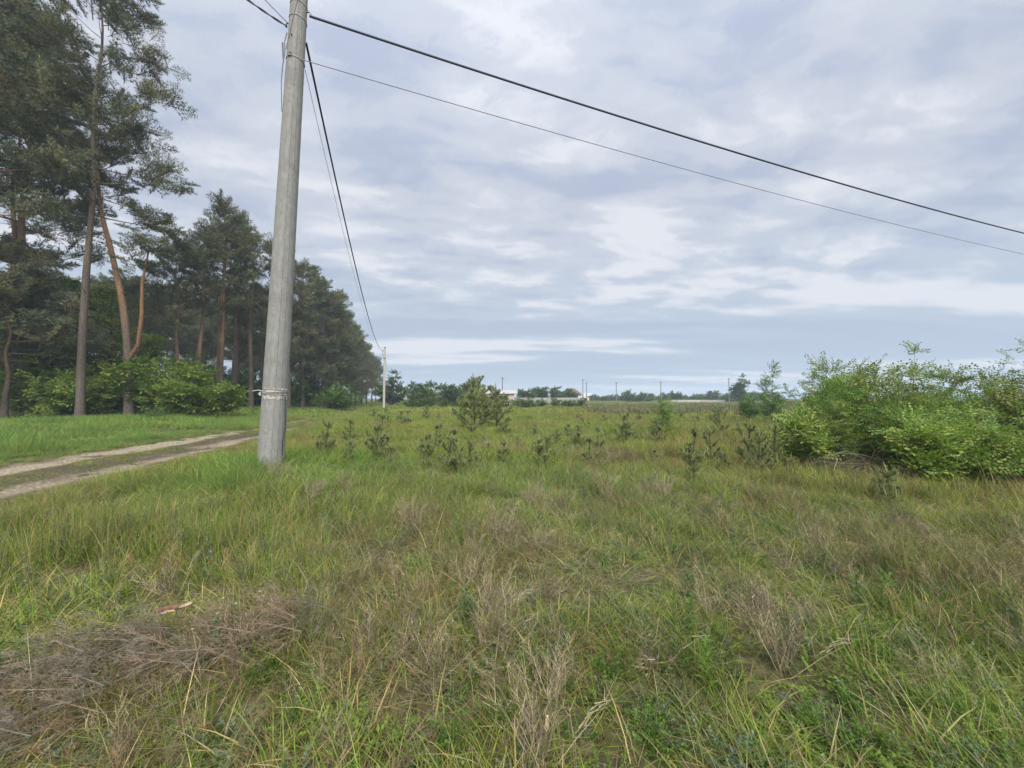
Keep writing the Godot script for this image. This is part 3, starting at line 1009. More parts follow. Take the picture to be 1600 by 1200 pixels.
	l3.tube([Vector3(0.06, 9.2, 0.145), Vector3(0.0, 8.8, 0.16), Vector3(-0.06, 8.45, 0.155), Vector3(-0.13, 8.15, 0.12)], [0.007, 0.007, 0.007, 0.007], 6, [Color(0.2, 0.2, 0.2)])
	part("loose_cable", l3.mesh(M.cable), t)
	var X := t.transform
	# lines
	var dark := Color(0.055, 0.062, 0.085)
	wire("power_cable", hang(X * Vector3(0.22, 8.97, 0), Vector3(44.0, 9.0, -22.2), 0.75, 420), 0.023, dark, "thick dark cable running from pole top out over the meadow", "cable")
	wire("thin_wire", hang(X * Vector3(0.15, 8.02, 0.05), Vector3(44.0, 8.1, -22.2), 0.72, 90), 0.0085, Color(0.2, 0.21, 0.24), "thin grey wire below the thick cable over the meadow", "wire")
	var p2 := gp(-16.7, -48.2)
	var p3 := gp(-30.6, -94.0)
	var p4 := gp(-43.5, -139.0)
	wire("power_cable", hang(X * Vector3(0.1, 8.55, -0.14), p2 + Vector3(-0.15, 7.75, 0.1), 1.65, 240), 0.022, dark, "dark cable sagging from the thick pole to the next pole by the wood", "cable")
	wire("thin_wire", hang(X * Vector3(0.1, 8.0, -0.16), p2 + Vector3(-0.15, 7.5, 0.1), 1.75, 80), 0.0055, Color(0.36, 0.37, 0.4), "thin pale wire sagging under the cable towards the next pole", "wire")
	wire("power_cable", hang(p2 + Vector3(-0.15, 7.75, -0.1), p3 + Vector3(-0.1, 7.3, 0), 1.2, 60), 0.02, dark, "dark cable between the two smaller poles along the wood", "cable")
	wire("power_cable", hang(X * Vector3(-0.2, 8.72, 0.02), Vector3(-7.2, 10.9, -6.3), 0.2, 120), 0.011, dark, "dark twisted cable leaving the pole top towards the pine side", "cable", 2)
	wire("thin_wire", hang(X * Vector3(-0.2, 8.8, 0.02), Vector3(-6.8, 11.6, -6.4), 0.15, 60), 0.008, dark, "thin dark wire leaving the pole top above the twisted cable", "wire")
	# next poles of the line
	var far := [[p2, 8.15, "slender pale concrete power pole standing next along the meadow's edge"], [p3, 7.7, "small pale power pole beyond the slender pale one"], [p4, 7.4, "smallest pale power pole of the line at the far end of the wood"]]
	for e in far:
		var q := thing("power_pole", e[0], e[2], "power pole", "poles of the line along the wood")
		var pm := MB.new()
		pm.tube([Vector3(0, -0.3, 0), Vector3(0, e[1] * 0.5, 0), Vector3(0.02, e[1], 0)], [0.17, 0.14, 0.11], 12, [Color(0.42, 0.41, 0.38)])
		part("shaft", pm.mesh(M.concrete), q)
		var ca := MB.new()
		ca.tube([Vector3(0.02, e[1] - 0.02, 0), Vector3(0.02, e[1] + 0.05, 0)], [0.17, 0.15], 12, [Color(0.2, 0.2, 0.2)])
		part("cap", ca.mesh(M.cable), q)
		var bx := MB.new()
		bx.tube([Vector3(-0.12, e[1] - 0.4, 0), Vector3(-0.26, e[1] - 0.45, 0.05), Vector3(-0.28, e[1] - 1.0, 0.05), Vector3(-0.15, e[1] - 1.3, 0)], [0.02, 0.025, 0.025, 0.02], 6, [Color(0.12, 0.12, 0.13)])
		part("hook", bx.mesh(M.cable), q)
		var bd := MB.new()
		bd.tube([Vector3(0.01, e[1] - 1.5, 0), Vector3(0.01, e[1] - 1.35, 0)], [0.15, 0.15], 12, [Color(0.16, 0.16, 0.17)])
		part("steel_strap", bd.mesh(M.cable), q)

func set_thicket() -> void:
	# leafy poplar suckers: x, z, height, radius, stems
	var th := [
		[9.6, -6.6, 1.35, 0.85, 11, 1.15], [8.4, -6.7, 1.15, 0.7, 10, 1.2], [7.55, -6.75, 1.45, 0.38, 6, 1.5], [11.0, -7.4, 2.2, 1.0, 11, 1.0], [9.6, -8.0, 2.25, 0.95, 10, 1.0], [12.6, -8.6, 2.6, 1.1, 11, 0.95], [10.9, -9.0, 2.6, 1.1, 11, 0.95], [9.2, -9.2, 2.45, 1.0, 10, 1.0],
		[7.7, -8.8, 2.35, 0.85, 9, 1.1], [7.0, -8.3, 1.7, 0.5, 8, 1.15], [9.3, -10.4, 2.5, 0.8, 9, 1.0], [6.15, -7.9, 1.2, 0.34, 4, 1.2], [8.8, -10.6, 2.3, 0.8, 8, 1.1], [14.4, -10.2, 2.9, 1.3, 11, 0.95], [12.4, -11.0, 2.9, 1.2, 10, 0.95], [10.2, -11.4, 2.6, 1.1, 9, 1.0], [13.0, -7.0, 2.3, 1.0, 10, 1.0], [8.3, -7.7, 1.7, 0.7, 8, 0.95], [11.6, -6.2, 1.5, 0.8, 9, 1.1], [10.8, -12.4, 2.2, 0.8, 8, 1.1]]
	for i in th.size():
		var e: Array = th[i]
		var yl: bool = e[5] > 1.3
		var lab := "leafy green poplar shrub growing in the dense thicket at the meadow's edge"
		if e[2] > 2.55: lab = "tall poplar shrub with airy top shoots at the back of the thicket"
		elif e[2] < 2.0: lab = "shorter leafy poplar shrub between the tall ones of the thicket"
		if i == 2: lab = "slim yellow-green poplar shoot standing in front of the darker thicket"
		elif i == 11: lab = "thin open poplar sapling at the thicket's end next to the young pines"
		elif i < 2: lab = "low rounded leafy shrub in front of the tall thicket"
		shrub("poplar_shrub", gp(e[0], e[1]), e[2], e[3], e[4], 8, 6, sprigs.poplar[i % 3], 0.9 + 0.12 * (i % 4), Color(e[5] * (1.25 if yl else 1.02 + 0.08 * (i % 4)), e[5] * (1.0 + 0.06 * (i % 3)), e[5] * 0.95), 1100 + i, lab, "shrub", "shrubs of the thicket", Color(0.12, 0.105, 0.075), 0.06 if i != 11 else 0.2)
	shrub("poplar_shrub", gp(5.1, -12.6), 1.6, 0.35, 3, 9, 5, sprigs.poplar[1], 1.0, Color(1.1, 1.15, 1.0), 1150, "slender pale green birch-like sapling alone in the middle of the meadow", "sapling", "", Color(0.2, 0.19, 0.16), 0.15)
	shrub("poplar_shrub", gp(14.2, -20.2), 3.2, 0.55, 3, 14, 6, sprigs.poplar[2], 1.5, Color(0.85, 1.0, 1.0), 1151, "tall narrow poplar sapling rising behind the meadow beside the thicket", "sapling", "", Color(0.16, 0.15, 0.12), 0.1)
	shrub("poplar_shrub", gp(15.4, -24.0), 1.7, 0.5, 4, 10, 6, sprigs.poplar[0], 1.6, Color(0.75, 0.9, 0.95), 1152, "broad blue-green bush behind the tall narrow poplar sapling", "shrub", "", Color(0.16, 0.15, 0.12), 0.1)
	# heap of dead branches under the thicket
	var hp := gp(7.3, -7.45)
	var t := thing("brush_pile", hp, "heap of grey dead branches lying under the leafy thicket", "brush pile")
	rng.seed = 60
	for i in 90:
		var a := rf(0, TAU)
		var l := rf(0.4, 1.2)
		var c := Vector3(rf(-1.2, 1.3), rf(0.02, 0.3) * rf(0.5, 1.0), rf(-0.5, 0.4))
		var d := Vector3(cos(a), rf(-0.12, 0.22), sin(a) * 0.6) * l * 0.5
		var b := Vector3(rf(-0.1, 0.1), rf(0.0, 0.22), rf(-0.1, 0.1))
		var p := [c - d, c - d * 0.3 + b, c + d * 0.35 + b * 0.8, c + d]
		for k in 4: p[k].y = maxf(p[k].y, 0.015)
		var m := MB.new()
		var pale := rng.randf() < 0.13
		var col := (Color(0.34, 0.31, 0.27) if pale else Color(0.13, 0.11, 0.09)) * rf(0.8, 1.2)
		var r := rf(0.004, 0.011)
		m.tube(p, [r, r * 0.9, r * 0.7, r * 0.35], 5, [col])
		part("dead_branch", m.mesh(M.bark), t)

func set_saplings() -> void:
	var kinds := [sapling_meshes(70, 0.55, 2, 0.42, 0.1), sapling_meshes(71, 0.7, 3, 0.36, 0.12), sapling_meshes(72, 0.85, 3, 0.42, 0.13), sapling_meshes(73, 0.42, 2, 0.5, 0.08), sapling_meshes(74, 0.75, 2, 0.34, 0.13), sapling_meshes(75, 0.6, 3, 0.5, 0.09), sapling_meshes(76, 0.62, 3, 0.46, 0.17, 0.075, 0.0075, 0.8, 0.8)]
	var near := [
		# kind, x, z, scale
		[1, 5.35, -5.25, 0.95], [2, 3.6, -7.5, 1.15], [1, 4.35, -7.6, 1.1], [2, 5.0, -7.9, 1.15], [0, 4.75, -7.2, 1.0], [3, 3.2, -6.6, 1.0], [1, 5.5, -8.2, 1.0],
		[0, -4.15, -8.3, 1.0], [1, -3.75, -8.5, 0.95], [1, -3.2, -8.7, 1.1], [0, -3.5, -8.0, 0.9], [2, -3.05, -9.2, 1.1], [3, -2.7, -8.2, 1.0],
		[2, -1.75, -7.7, 1.0], [1, -1.35, -8.0, 1.1], [1, -1.95, -8.6, 1.1], [0, -0.95, -8.4, 1.1], [2, -1.5, -9.3, 1.1], [3, -0.75, -7.8, 1.1], [1, -0.6, -9.6, 1.0],
		[1, 0.85, -9.0, 0.9], [0, 1.35, -9.6, 1.0], [3, 0.6, -8.2, 1.1], [0, -4.5, -8.9, 1.2], [1, -2.3, -9.6, 1.1], [2, -2.2, -10.6, 1.0], [0, -1.1, -7.4, 1.2], [1, -0.2, -8.6, 1.1], [2, -3.6, -9.9, 1.0], [1, 4.0, -8.4, 1.2], [2, 4.6, -8.6, 1.1], [0, 5.2, -7.4, 1.1], [1, 3.1, -8.0, 1.0], [0, 1.8, -8.6, 1.1], [2, 2.4, -10.4, 1.0], [1, 0.2, -10.8, 1.1], [2, 3.6, -12.2, 1.1], [1, 4.2, -12.8, 1.1], [1, 3.2, -12.9, 1.0], [2, 4.6, -11.8, 0.9]]
	for i in near.size():
		var e: Array = near[i]
		var lab := "young dark green pine sapling with pale candles standing in the meadow grass"
		if i == 0: lab = "young pine with tall pale yellow candles alone before the brush pile"
		sapling(kinds[6 if i == 0 else (e[0] + (i % 3) * 2) % 6], gp(e[1], e[2]), i * 1.7, e[3] * (0.82 + 0.24 * sin(i * 2.3)), lab, "" if i == 0 else "pine saplings scattered in the meadow")
	# scattered further out
	rng.seed = 91
	var n := 0
	while n < 46:
		var z := -rf(10.0, 34.0)
		var x := rf(-0.5, 0.62) * -z
		if x < road_at(z) + 4.0 or (x > 5.0 and z > -13.0): continue
		if na.get_noise_2d(x * 1.3 + 9.0, z * 1.3) < -0.1: continue
		sapling(kinds[rng.randi() % 6], gp(x, z), rf(0, TAU), rf(0.6, 1.25), "young dark green pine sapling with pale candles standing in the meadow grass", "pine saplings scattered in the meadow", "pine_sapling", 6)
		n += 1
	# the two larger young pines in the middle of the meadow
	var bush := sapling_meshes(80, 1.35, 5, 0.72, 0.16, 0.11, 0.014, 0.55, 0.45)
	sapling(bush, gp(-1.75, -17.2), 0.4, 1.25, "broad spreading bushy pine in the middle of the meadow", "", "young_pine", 14)
	sapling(bush, gp(-0.75, -18.0), 2.4, 1.0, "lower bushy pine leaning against the broad spreading one", "", "young_pine", 14)
	var tall := sapling_meshes(81, 3.1, 8, 0.28, 0.5, 0.22, 0.032, 0.3, 0.8)
	sapling(tall, gp(-3.0, -33.0), 0.0, 1.05, "tall young pine with long upright candles behind the broad bushy pine", "", "young_pine", 22)
	sapling(tall, gp(-1.6, -34.0), 1.9, 0.8, "shorter pale young pine at the side of the tall one with candles", "", "young_pine", 18)

func set_village() -> void:
	# concrete panel fence
	var f := thing("concrete_fence", gp(-7.0, -88.0), "long low pale concrete panel fence at the far side of the meadow", "fence")
	var pan := MB.new()
	pan.box(Vector3(0, 0.9, 0), Vector3(2.42, 1.4, 0.1), Color(0.27, 0.27, 0.255))
	var pan2 := MB.new()
	pan2.box(Vector3(0, 0.9, 0), Vector3(2.42, 1.35, 0.1), Color(0.235, 0.23, 0.22))
	var pos := MB.new()
	pos.box(Vector3(0, 0.9, 0), Vector3(0.14, 1.6, 0.2), Color(0.25, 0.245, 0.235))
	var pm := pan.mesh(M.plain); var pm2 := pan2.mesh(M.plain); var qm := pos.mesh(M.plain)
	for i in 10:
		part("panel", pm if i % 3 else pm2, f, Vector3(1.28 + i * 2.56, 0, -i * 0.35))
		part("post", qm, f, Vector3(i * 2.56, 0, -i * 0.35 + 0.1))
	var f2 := thing("low_wall", gp(50.0, -122.0), "thin white wall line on the horizon behind the brown weeds", "wall")
	for i in 5:
		var lm := MB.new()
		lm.box(Vector3(0, 0.0, 0), Vector3(4.0, 1.0, 0.2), Color(0.3, 0.3, 0.285) * (0.9 + 0.1 * (i % 3)))
		part("panel", lm.mesh(M.plain), f2, Vector3(2.05 + i * 4.05, 0.4, 0))
	# shed with a single-pitch roof
	var s := thing("long_shed", gp(-8.5, -84.0), "long low cream shed with a shallow grey roof behind the young pines", "shed")
	var wl := MB.new()
	wl.box(Vector3(4.5, 1.2, 0), Vector3(9.0, 2.6, 4.0), Color(0.4, 0.345, 0.285))
	var shed_wall := part("wall", wl.mesh(M.plain), s)
	var rf_ := MB.new()
	rf_.smooth = true
	for sgn in [1.0, -1.0]:
		rf_.quad(Vector3(-0.3, 2.52, 2.4 * sgn), Vector3(-0.3, 3.3, 0), Vector3(9.2, 3.3, 0), Vector3(9.8, 2.52, 2.4 * sgn), Color(0.3, 0.305, 0.31))
		rf_.quad(Vector3(-0.3, 2.44, 2.4 * sgn), Vector3(9.8, 2.44, 2.4 * sgn), Vector3(9.8, 2.52, 2.4 * sgn), Vector3(-0.3, 2.52, 2.4 * sgn), Color(0.3, 0.3, 0.31))
	rf_.tri(Vector3(9.2, 3.3, 0), Vector3(9.8, 2.5, 2.4), Vector3(9.8, 2.5, -2.4), Color(0.35, 0.36, 0.37))
	rf_.tri(Vector3(-0.3, 3.3, 0), Vector3(-0.3, 2.5, 2.4), Vector3(-0.3, 2.5, -2.4), Color(0.56, 0.48, 0.4))
	part("roof", rf_.mesh(M.plain), s)
	for x in [1.5, 4.2, 7.0]:
		var w := MB.new()
		w.box(Vector3(x, 1.5, 2.02), Vector3(0.9, 0.8, 0.06), Color(0.06, 0.065, 0.07))
		part("window", w.mesh(M.cable), shed_wall)
	# house with a brown hipped roof
	var h := thing("village_house", gp(19.4, -122.0), "distant white house with a dark brown hipped roof behind the fence", "house")
	var hw := MB.new()
	hw.box(Vector3(0, 1.3, 0), Vector3(6.0, 2.8, 5.0), Color(0.6, 0.58, 0.54))
	var house_wall := part("wall", hw.mesh(M.plain), h)
	var hr := MB.new()
	hr.smooth = true
	var br := Color(0.11, 0.085, 0.075)
	var ra := Vector3(-1.2, 4.7, 0); var rb := Vector3(1.2, 4.7, 0)
	var c := [Vector3(-3.5, 2.6, 3.0), Vector3(3.5, 2.6, 3.0), Vector3(3.5, 2.6, -3.0), Vector3(-3.5, 2.6, -3.0)]
	hr.quad(c[0], ra, rb, c[1], br); hr.quad(c[2], rb, ra, c[3], br * 0.95)
	hr.tri(c[1], rb, c[2], br); hr.tri(c[3], ra, c[0], br)
	hr.quad(c[0], c[1], c[2], c[3], br)
	part("roof", hr.mesh(M.plain), h)
	for x in [-1.5, 1.4]:
		var w := MB.new()
		w.box(Vector3(x, 1.5, 2.52), Vector3(0.9, 1.1, 0.06), Color(0.07, 0.08, 0.09))
		part("window", w.mesh(M.cable), house_wall)
	var h2 := thing("village_house", gp(54.0, -265.0), "tiny white gabled house on the horizon among low trees", "house")
	var w2 := MB.new()
	w2.box(Vector3(0, 1.5, 0), Vector3(6, 3, 5), Color(0.65, 0.64, 0.62))
	part("wall", w2.mesh(M.plain), h2)
	var r2 := MB.new()
	r2.smooth = true
	r2.quad(Vector3(-3.2, 2.9, 2.7), Vector3(-3.2, 5.0, 0), Vector3(3.2, 5.0, 0), Vector3(3.2, 2.9, 2.7), Color(0.33, 0.31, 0.3))
	r2.quad(Vector3(-3.2, 2.9, -2.7), Vector3(3.2, 2.9, -2.7), Vector3(3.2, 5.0, 0), Vector3(-3.2, 5.0, 0), Color(0.33, 0.31, 0.3))
	part("roof", r2.mesh(M.plain), h2)
	# far utility poles with their wires: x, z, height
	var up := [[-2.6, -100.0, 7.2, "far thin pole above the long shed's roof"], [24.2, -126.0, 8.0, "far pole of a close pair beside the brown-roofed house"], [25.6, -127.0, 7.0, "shorter far pole of the close pair beside the brown-roofed house"], [37.0, -131.0, 7.2, "far pole standing between the house and the horizon trees"], [54.0, -134.0, 7.6, "far pole standing over the horizon bushes in open meadow"], [77.0, -131.0, 8.6, "far pole standing next to the lone horizon tree"]]
	for e in up:
		var q := thing("utility_pole", gp(e[0], e[1]), e[3], "utility pole", "far poles on the horizon")
		var m := MB.new()
		m.tube([Vector3(0, -0.3, 0), Vector3(0, e[2], 0)], [0.17, 0.12], 8, [Color(0.16, 0.155, 0.15)])
		part("shaft", m.mesh(M.plain), q)
		var cr := MB.new()
		cr.box(Vector3(0, e[2] - 0.35, 0.17), Vector3(1.1, 0.1, 0.08), Color(0.13, 0.13, 0.13))
		part("crossarm", cr.mesh(M.plain), q)
	var wz := [[1, 3], [3, 4], [4, 5]]
	for k in wz:
		var a: Array = up[k[0]]; var b: Array = up[k[1]]
		wire("far_wire", hang(gp(a[0], a[1], a[2] - 0.2), gp(b[0], b[1], b[2] - 0.2), 0.5, 12), 0.02, Color(0.2, 0.21, 0.23), ["far wire from the pole pair to the single pole", "far wire between two poles over the horizon bushes", "far wire reaching the pole by the lone tree"][k[0] / 2 if k[0] < 4 else 2], "wire")
	# far trees: x, z, height, radius, tint, label
	var ft := [
		[-24.5, -75.0, 7.5, 2.2, 1.2, "thin pale-leaved tree behind the slender power poles"], [-20.5, -83.0, 5.6, 3.2, 0.7, "dark wide-crowned tree left standing before the shed"], [-17.0, -72.0, 3.2, 2.4, 1.3, "light green round bush before the wide-crowned tree"], [-13.4, -78.0, 5.0, 2.6, 0.6, "dark blue-green conical tree between bush and shed"], [-9.6, -86.0, 6.8, 2.4, 0.55, "dark dense tree rising behind the shed's end"],
		[4.2, -100.0, 4.6, 2.2, 0.75, "round grey-green tree behind the concrete fence"], [8.0, -102.0, 4.8, 2.0, 0.55, "dark round tree behind the concrete fence"], [13.5, -110.0, 4.6, 2.6, 0.9, "pale loose tree behind the fence beside the brown roof"], [17.5, -112.0, 4.2, 2.0, 0.9, "small pale tree next to the brown roof"],
		[71.5, -116.0, 9.4, 2.6, 0.65, "lone upright dark tree on the horizon beyond the brown weeds"]]
	for i in ft.size():
		var e: Array = ft[i]
		shrub("far_tree", gp(e[0], e[1]), e[2], e[3], 6, 12, 6, sprigs.far[0], 1.0 + e[3] * 0.1, Color(1.12, 1.08, 1.0) if e[4] > 0.8 else Color(0.9, 0.95, 1.0), 1300 + i, e[5], "tree", "", Color(0.1, 0.09, 0.08), 0.12, false, 0.05)
	rng.seed = 1400
	for i in 26:
		var z := -rf(140.0, 210.0)
		var px := 0.22 + 0.5 * (i + rng.randf()) / 26.0
		shrub("horizon_bush", gp(px * -z, z), rf(1.6, 4.2), rf(2.0, 4.5), 6, 7, 5, sprigs.far[0], 1.5, Color(1.0, 1.0, 1.0), 1410 + i, "low grey-green bush on the far horizon line", "bush", "bushes on the horizon", Color(0.1, 0.09, 0.08), 0.05, false, 0.04)
		rng.seed = 1500 + i
	for i in 15:
		var x := -16.0 + i * 1.9
		shrub("hedge_bush", gp(x + rf(-0.5, 0.5), -rf(52.0, 62.0)), rf(0.8, 1.9), rf(1.0, 1.8), 7, 7, 5, sprigs.maple[i % 2], 0.8, Color(1.0, 0.95, 0.85), 1460 + i, "low green bush in the weedy strip before the village", "bush", "bushes before the village", Color(0.1, 0.09, 0.07), 0.05, false, 0.02)

# ------------------------------------------------------------------ grass cover
func set_grass() -> void:
	var gr := [Color(0.139, 0.219, 0.031), Color(0.163, 0.240, 0.039), Color(0.118, 0.199, 0.030), Color(0.196, 0.252, 0.048), Color(0.144, 0.219, 0.035), Color(0.170, 0.233, 0.044), Color(0.242, 0.208, 0.100)]
	var ol := [Color(0.170, 0.213, 0.051), Color(0.196, 0.233, 0.061), Color(0.150, 0.193, 0.048), Color(0.182, 0.219, 0.052), Color(0.223, 0.189, 0.095)]
	var bl := [Color(0.118, 0.213, 0.052), Color(0.144, 0.233, 0.058), Color(0.110, 0.187, 0.048), Color(0.163, 0.240, 0.057)]
	var st := [Color(0.280, 0.227, 0.120), Color(0.242, 0.194, 0.104), Color(0.329, 0.274, 0.158), Color(0.184, 0.147, 0.083), Color(0.170, 0.199, 0.052), Color(0.170, 0.199, 0.052)]
	var bw := [Color(0.235, 0.186, 0.116), Color(0.190, 0.149, 0.093), Color(0.290, 0.235, 0.146), Color(0.160, 0.122, 0.077)]
	var hb := [Color(0.094, 0.159, 0.031), Color(0.109, 0.175, 0.035), Color(0.084, 0.143, 0.035)]
	var sg := [Color(0.13, 0.16, 0.095), Color(0.115, 0.15, 0.08)]
	# three sizes of detail by distance; each kind of cover is a patch of mixed tufts
	var mix := {
		"green": {"green": 14, "olive": 3, "straw": 1, "herb": 2}, "olive": {"seed": 1, "olive": 10, "green": 6, "straw": 2, "herb": 1, "weed": 1},
		"straw": {"seed": 2, "straw": 5, "olive": 6, "green": 3, "weed": 2, "herb": 1}, "weed": {"weed": 5, "straw": 3, "olive": 5, "green": 3, "herb": 1},
		"herb": {"herb": 8, "green": 4, "olive": 4, "straw": 1}, "tall": {"blue": 10, "straw": 2, "green": 4}, "verge": {"blue": 4, "green": 7, "olive": 4, "straw": 1, "seed": 1, "herb": 3}}
	var cover := []
	for l in 3:
		var w: float = [0.0052, 0.0078, 0.028][l]
		var n: int = [15, 20, 22][l]
		var sp: float = [0.07, 0.13, 0.4][l]
		var sg_: int = [3, 2, 2][l]
		var src := {
			"green": [tuft(10 + l, n, sp, 0.12, 0.30, w, 0.8, gr, sg_), tuft(20 + l, n, sp, 0.10, 0.26, w, 1.0, gr, sg_)],
			"olive": [tuft(30 + l, n, sp, 0.14, 0.34, w * 0.8, 0.85, ol, sg_), tuft(35 + l, n, sp, 0.1, 0.28, w * 0.8, 1.1, ol, sg_)],
			"seed": [tuft(80 + l, 5, sp, 0.32, 0.52, w * 0.7, 0.45, st, sg_), tuft(83 + l, 4, sp, 0.28, 0.48, w * 0.7, 0.6, st, sg_)],
			"blue": [tuft(40 + l, n, sp, 0.2, 0.42, w * 1.15, 0.7, bl, sg_)],
			"straw": [tuft(50 + l, n, sp * 1.2, 0.14, 0.36, w * 0.8, 1.3, st, sg_), tuft(55 + l, n, sp * 1.3, 0.12, 0.3, w * 0.8, 1.5, st, sg_)],
			"weed": [weed(60 + l, [7, 6, 7][l], 0.34, [0.0026, 0.005, 0.015][l], 0.8, bw), weed(64 + l, [7, 6, 7][l], 0.28, [0.0026, 0.005, 0.015][l], 1.2, bw)],
			"herb": [herb(70 + l, 8, 0.15, 0.013 if l == 0 else 0.022, hb), herb(75 + l, 7, 0.17, 0.011 if l == 0 else 0.02, sg)]}
		if l == 2: scrub_src = weed(66, 8, 0.36, 0.014, 0.8, [Color(0.215, 0.19, 0.14), Color(0.19, 0.175, 0.13), Color(0.15, 0.165, 0.075), Color(0.16, 0.17, 0.08), Color(0.24, 0.21, 0.155)])
		var lod := {}
		for kind in mix:
			lod[kind] = []
			for variant in 3:
				rng.seed = 7000 + l * 100 + variant * 10 + kind.length()
				var lump := Lump.new()
				var rad: float = [0.28, 0.6, 2.0][l]
				for what in mix[kind]:
					for q in mix[kind][what] * [1, 2, 2][l]:
						var a := rf(0, TAU)
						var r := rad * sqrt(rng.randf())
						var sz: float = rf(0.8, 1.25) * [1.0, 1.1, 1.3][l]
						var bas := Basis(Vector3.UP, rf(0, TAU)) * Basis(Vector3.RIGHT, rf(-0.25, 0.25))
						if what == "weed" and rng.randf() < 0.5: bas = Basis(Vector3.UP, rf(0, TAU)) * Basis(Vector3.RIGHT, rf(0.6, 1.3))
						var hs := rf(0.7, 1.25)
						lump.add(src[what][rng.randi() % src[what].size()], Transform3D(bas * Basis.from_scale(Vector3(sz, hs, sz)), Vector3(cos(a) * r, 0, sin(a) * r)), rng.randi() % 5)
				lod[kind].append(lump.mesh(M.grass))
		cover.append(lod)
	# rings of growth: r0, r1, patches a square metre, detail
	var bands := [[0.75, 2.6, 26.0, 0], [2.6, 8.5, 16.0, 0], [8.5, 14.0, 4.2, 1], [14.0, 34.0, 2.3, 1], [34.0, 75.0, 0.36, 2], [75.0, 220.0, 0.16, 2]]
	var names := {"green": ["grass_green", "short fresh green grass"], "olive": ["grass_olive", "fine olive green grass"], "tall": ["grass_tall", "tall blue-green grass round the pole"], "straw": ["grass_dry", "bleached dry grass"], "weed": ["grass_brown", "brown twiggy dead growth with grass"], "herb": ["grass_leafy", "grass with low leafy herbs"], "verge": ["grass_verge", "even deep green grass of the verge across the road"]}
	var bufs := {}
	rng.seed = 2024
	for b in bands:
		var wide := 1.45 if b[1] < 9.0 else 1.16
		var total := int(wide * (b[1] * b[1] - b[0] * b[0]) * b[2])
		for i in total:
			var a := rf(-wide, wide)
			var r := sqrt(lerpf(b[0] * b[0], b[1] * b[1], rng.randf()))
			patch(bufs, sin(a) * r, -cos(a) * r, r, b[3], false)
	# finer growth along the road's edges and its middle
	for i in 8600:
		var z := 5.0 - 50.0 * pow(rng.randf(), 1.3)
		var u := rf(-3.4, 3.4) * road_half(z) / 2.15
		if absf(u) * 2.15 / road_half(z) > 1.7 or absf(u) < 0.45: patch(bufs, road_at(z) + u, z, 10.0, 0, true)
	for key in bufs:
		var p: PackedStringArray = key.split("/")
		var o := multi(names[p[0]][0], cover[int(p[1])][p[0]][int(p[2])], bufs[key], self)
		var reach: String = [" in the near field", " in the middle field", " in the far field"][int(p[1])]
		tag(o, names[p[0]][1] + reach, "grass", "", "stuff")
	# brown weedy strip across the far meadow
	var scl := Lump.new()
	rng.seed = 444
	for i in 2400:
		var z := -rf(33.0, 62.0)
		var x := rf(0.19, 0.78) * -z
		if rng.randf() > sm(0.17, 0.3, x / -z): continue
		var s := rf(1.0, 2.6)
		scl.add(scrub_src, Transform3D(Basis(Vector3.UP, rf(0, TAU)).scaled(Vector3(s * 1.1, s, s * 1.1)), gp(x, z)), rng.randi() % 5)
	var o2 := part("dead_scrub", scl.mesh(M.dry), self)
	tag(o2, "strip of tall brown dead weeds across the far meadow", "weeds", "", "stuff")
	# larger dead weed clumps in the foreground, one by one
	var csrc := [weed(801, 18, 0.42, 0.0028, 0.8, bw), weed(802, 16, 0.36, 0.0028, 1.1, bw), weed(803, 20, 0.46, 0.003, 0.65, bw)]
	var clump := []
	for q in csrc:
		var l1 := Lump.new()
		l1.add(q, Transform3D(), 2)
		clump.append(l1.mesh(M.dry))
	var at := [[1.5, -2.4], [1.75, -2.6], [1.25, -2.5], [0.0, -3.7], [0.25, -3.5], [-0.2, -3.9], [-1.05, -4.2], [-0.95, -4.45], [0.25, -2.75], [-0.35, -2.9], [3.9, -4.3], [4.3, -4.0], [4.9, -3.5], [-1.1, -2.7], [-0.75, -2.5], [2.7, -3.4], [1.8, -5.7], [2.2, -5.5], [-1.7, -3.4], [3.3, -2.9], [-2.6, -2.9], [0.4, -5.3], [-0.2, -5.6], [2.1, -1.9], [-2.9, -5.5], [5.6, -4.2], [0.75, -2.05], [-0.15, -2.2]]
	rng.seed = 4242
	for s in dry_spots:
		for k in 4: at.append([s[0] + rf(-0.7, 0.7) * s[2], s[1] + rf(-0.7, 0.7) * s[2]])
	for i in at.size():
		rng.seed = 820 + i
		var t := thing("dead_weed_clump", gp(at[i][0], at[i][1]), "clump of brown twiggy dead weed standing up through the grass", "weed", "brown dead weed clumps")
		t.rotation = Vector3(rf(-0.3, 0.3), rf(0, TAU), rf(-0.3, 0.3))
		part("stalks", clump[i % 3], t).scale = Vector3.ONE * rf(0.7, 1.15)
	# flattened mat of dead stems
	var mat_src := weed(805, 16, 0.36, 0.0028, 1.1, [Color(0.148, 0.12, 0.088), Color(0.12, 0.098, 0.074), Color(0.19, 0.155, 0.115)])
	var lay := Lump.new()
	rng.seed = 850
	for i in 44:
		var p := Vector2(rf(-1, 1), rf(-1, 1))
		if p.length() > 1.0: continue
		var x := -1.9 + p.x * 0.85 - p.y * 0.1
		var z := -2.0 + p.y * 0.42 - p.x * 0.32
		lay.add(mat_src, Transform3D((Basis(Vector3.UP, 0.5 + rf(-0.5, 0.5)) * Basis(Vector3.BACK, 1.2 + rf(-0.25, 0.2))).scaled(Vector3.ONE * rf(0.7, 1.2)), gp(x, z, rf(0.02, 0.16))), rng.randi() % 3)
	var o3 := part("dead_stem_mat", lay.mesh(M.dry), self)
	tag(o3, "flattened mat of dark brown dead stems in the grass", "weeds", "", "stuff")
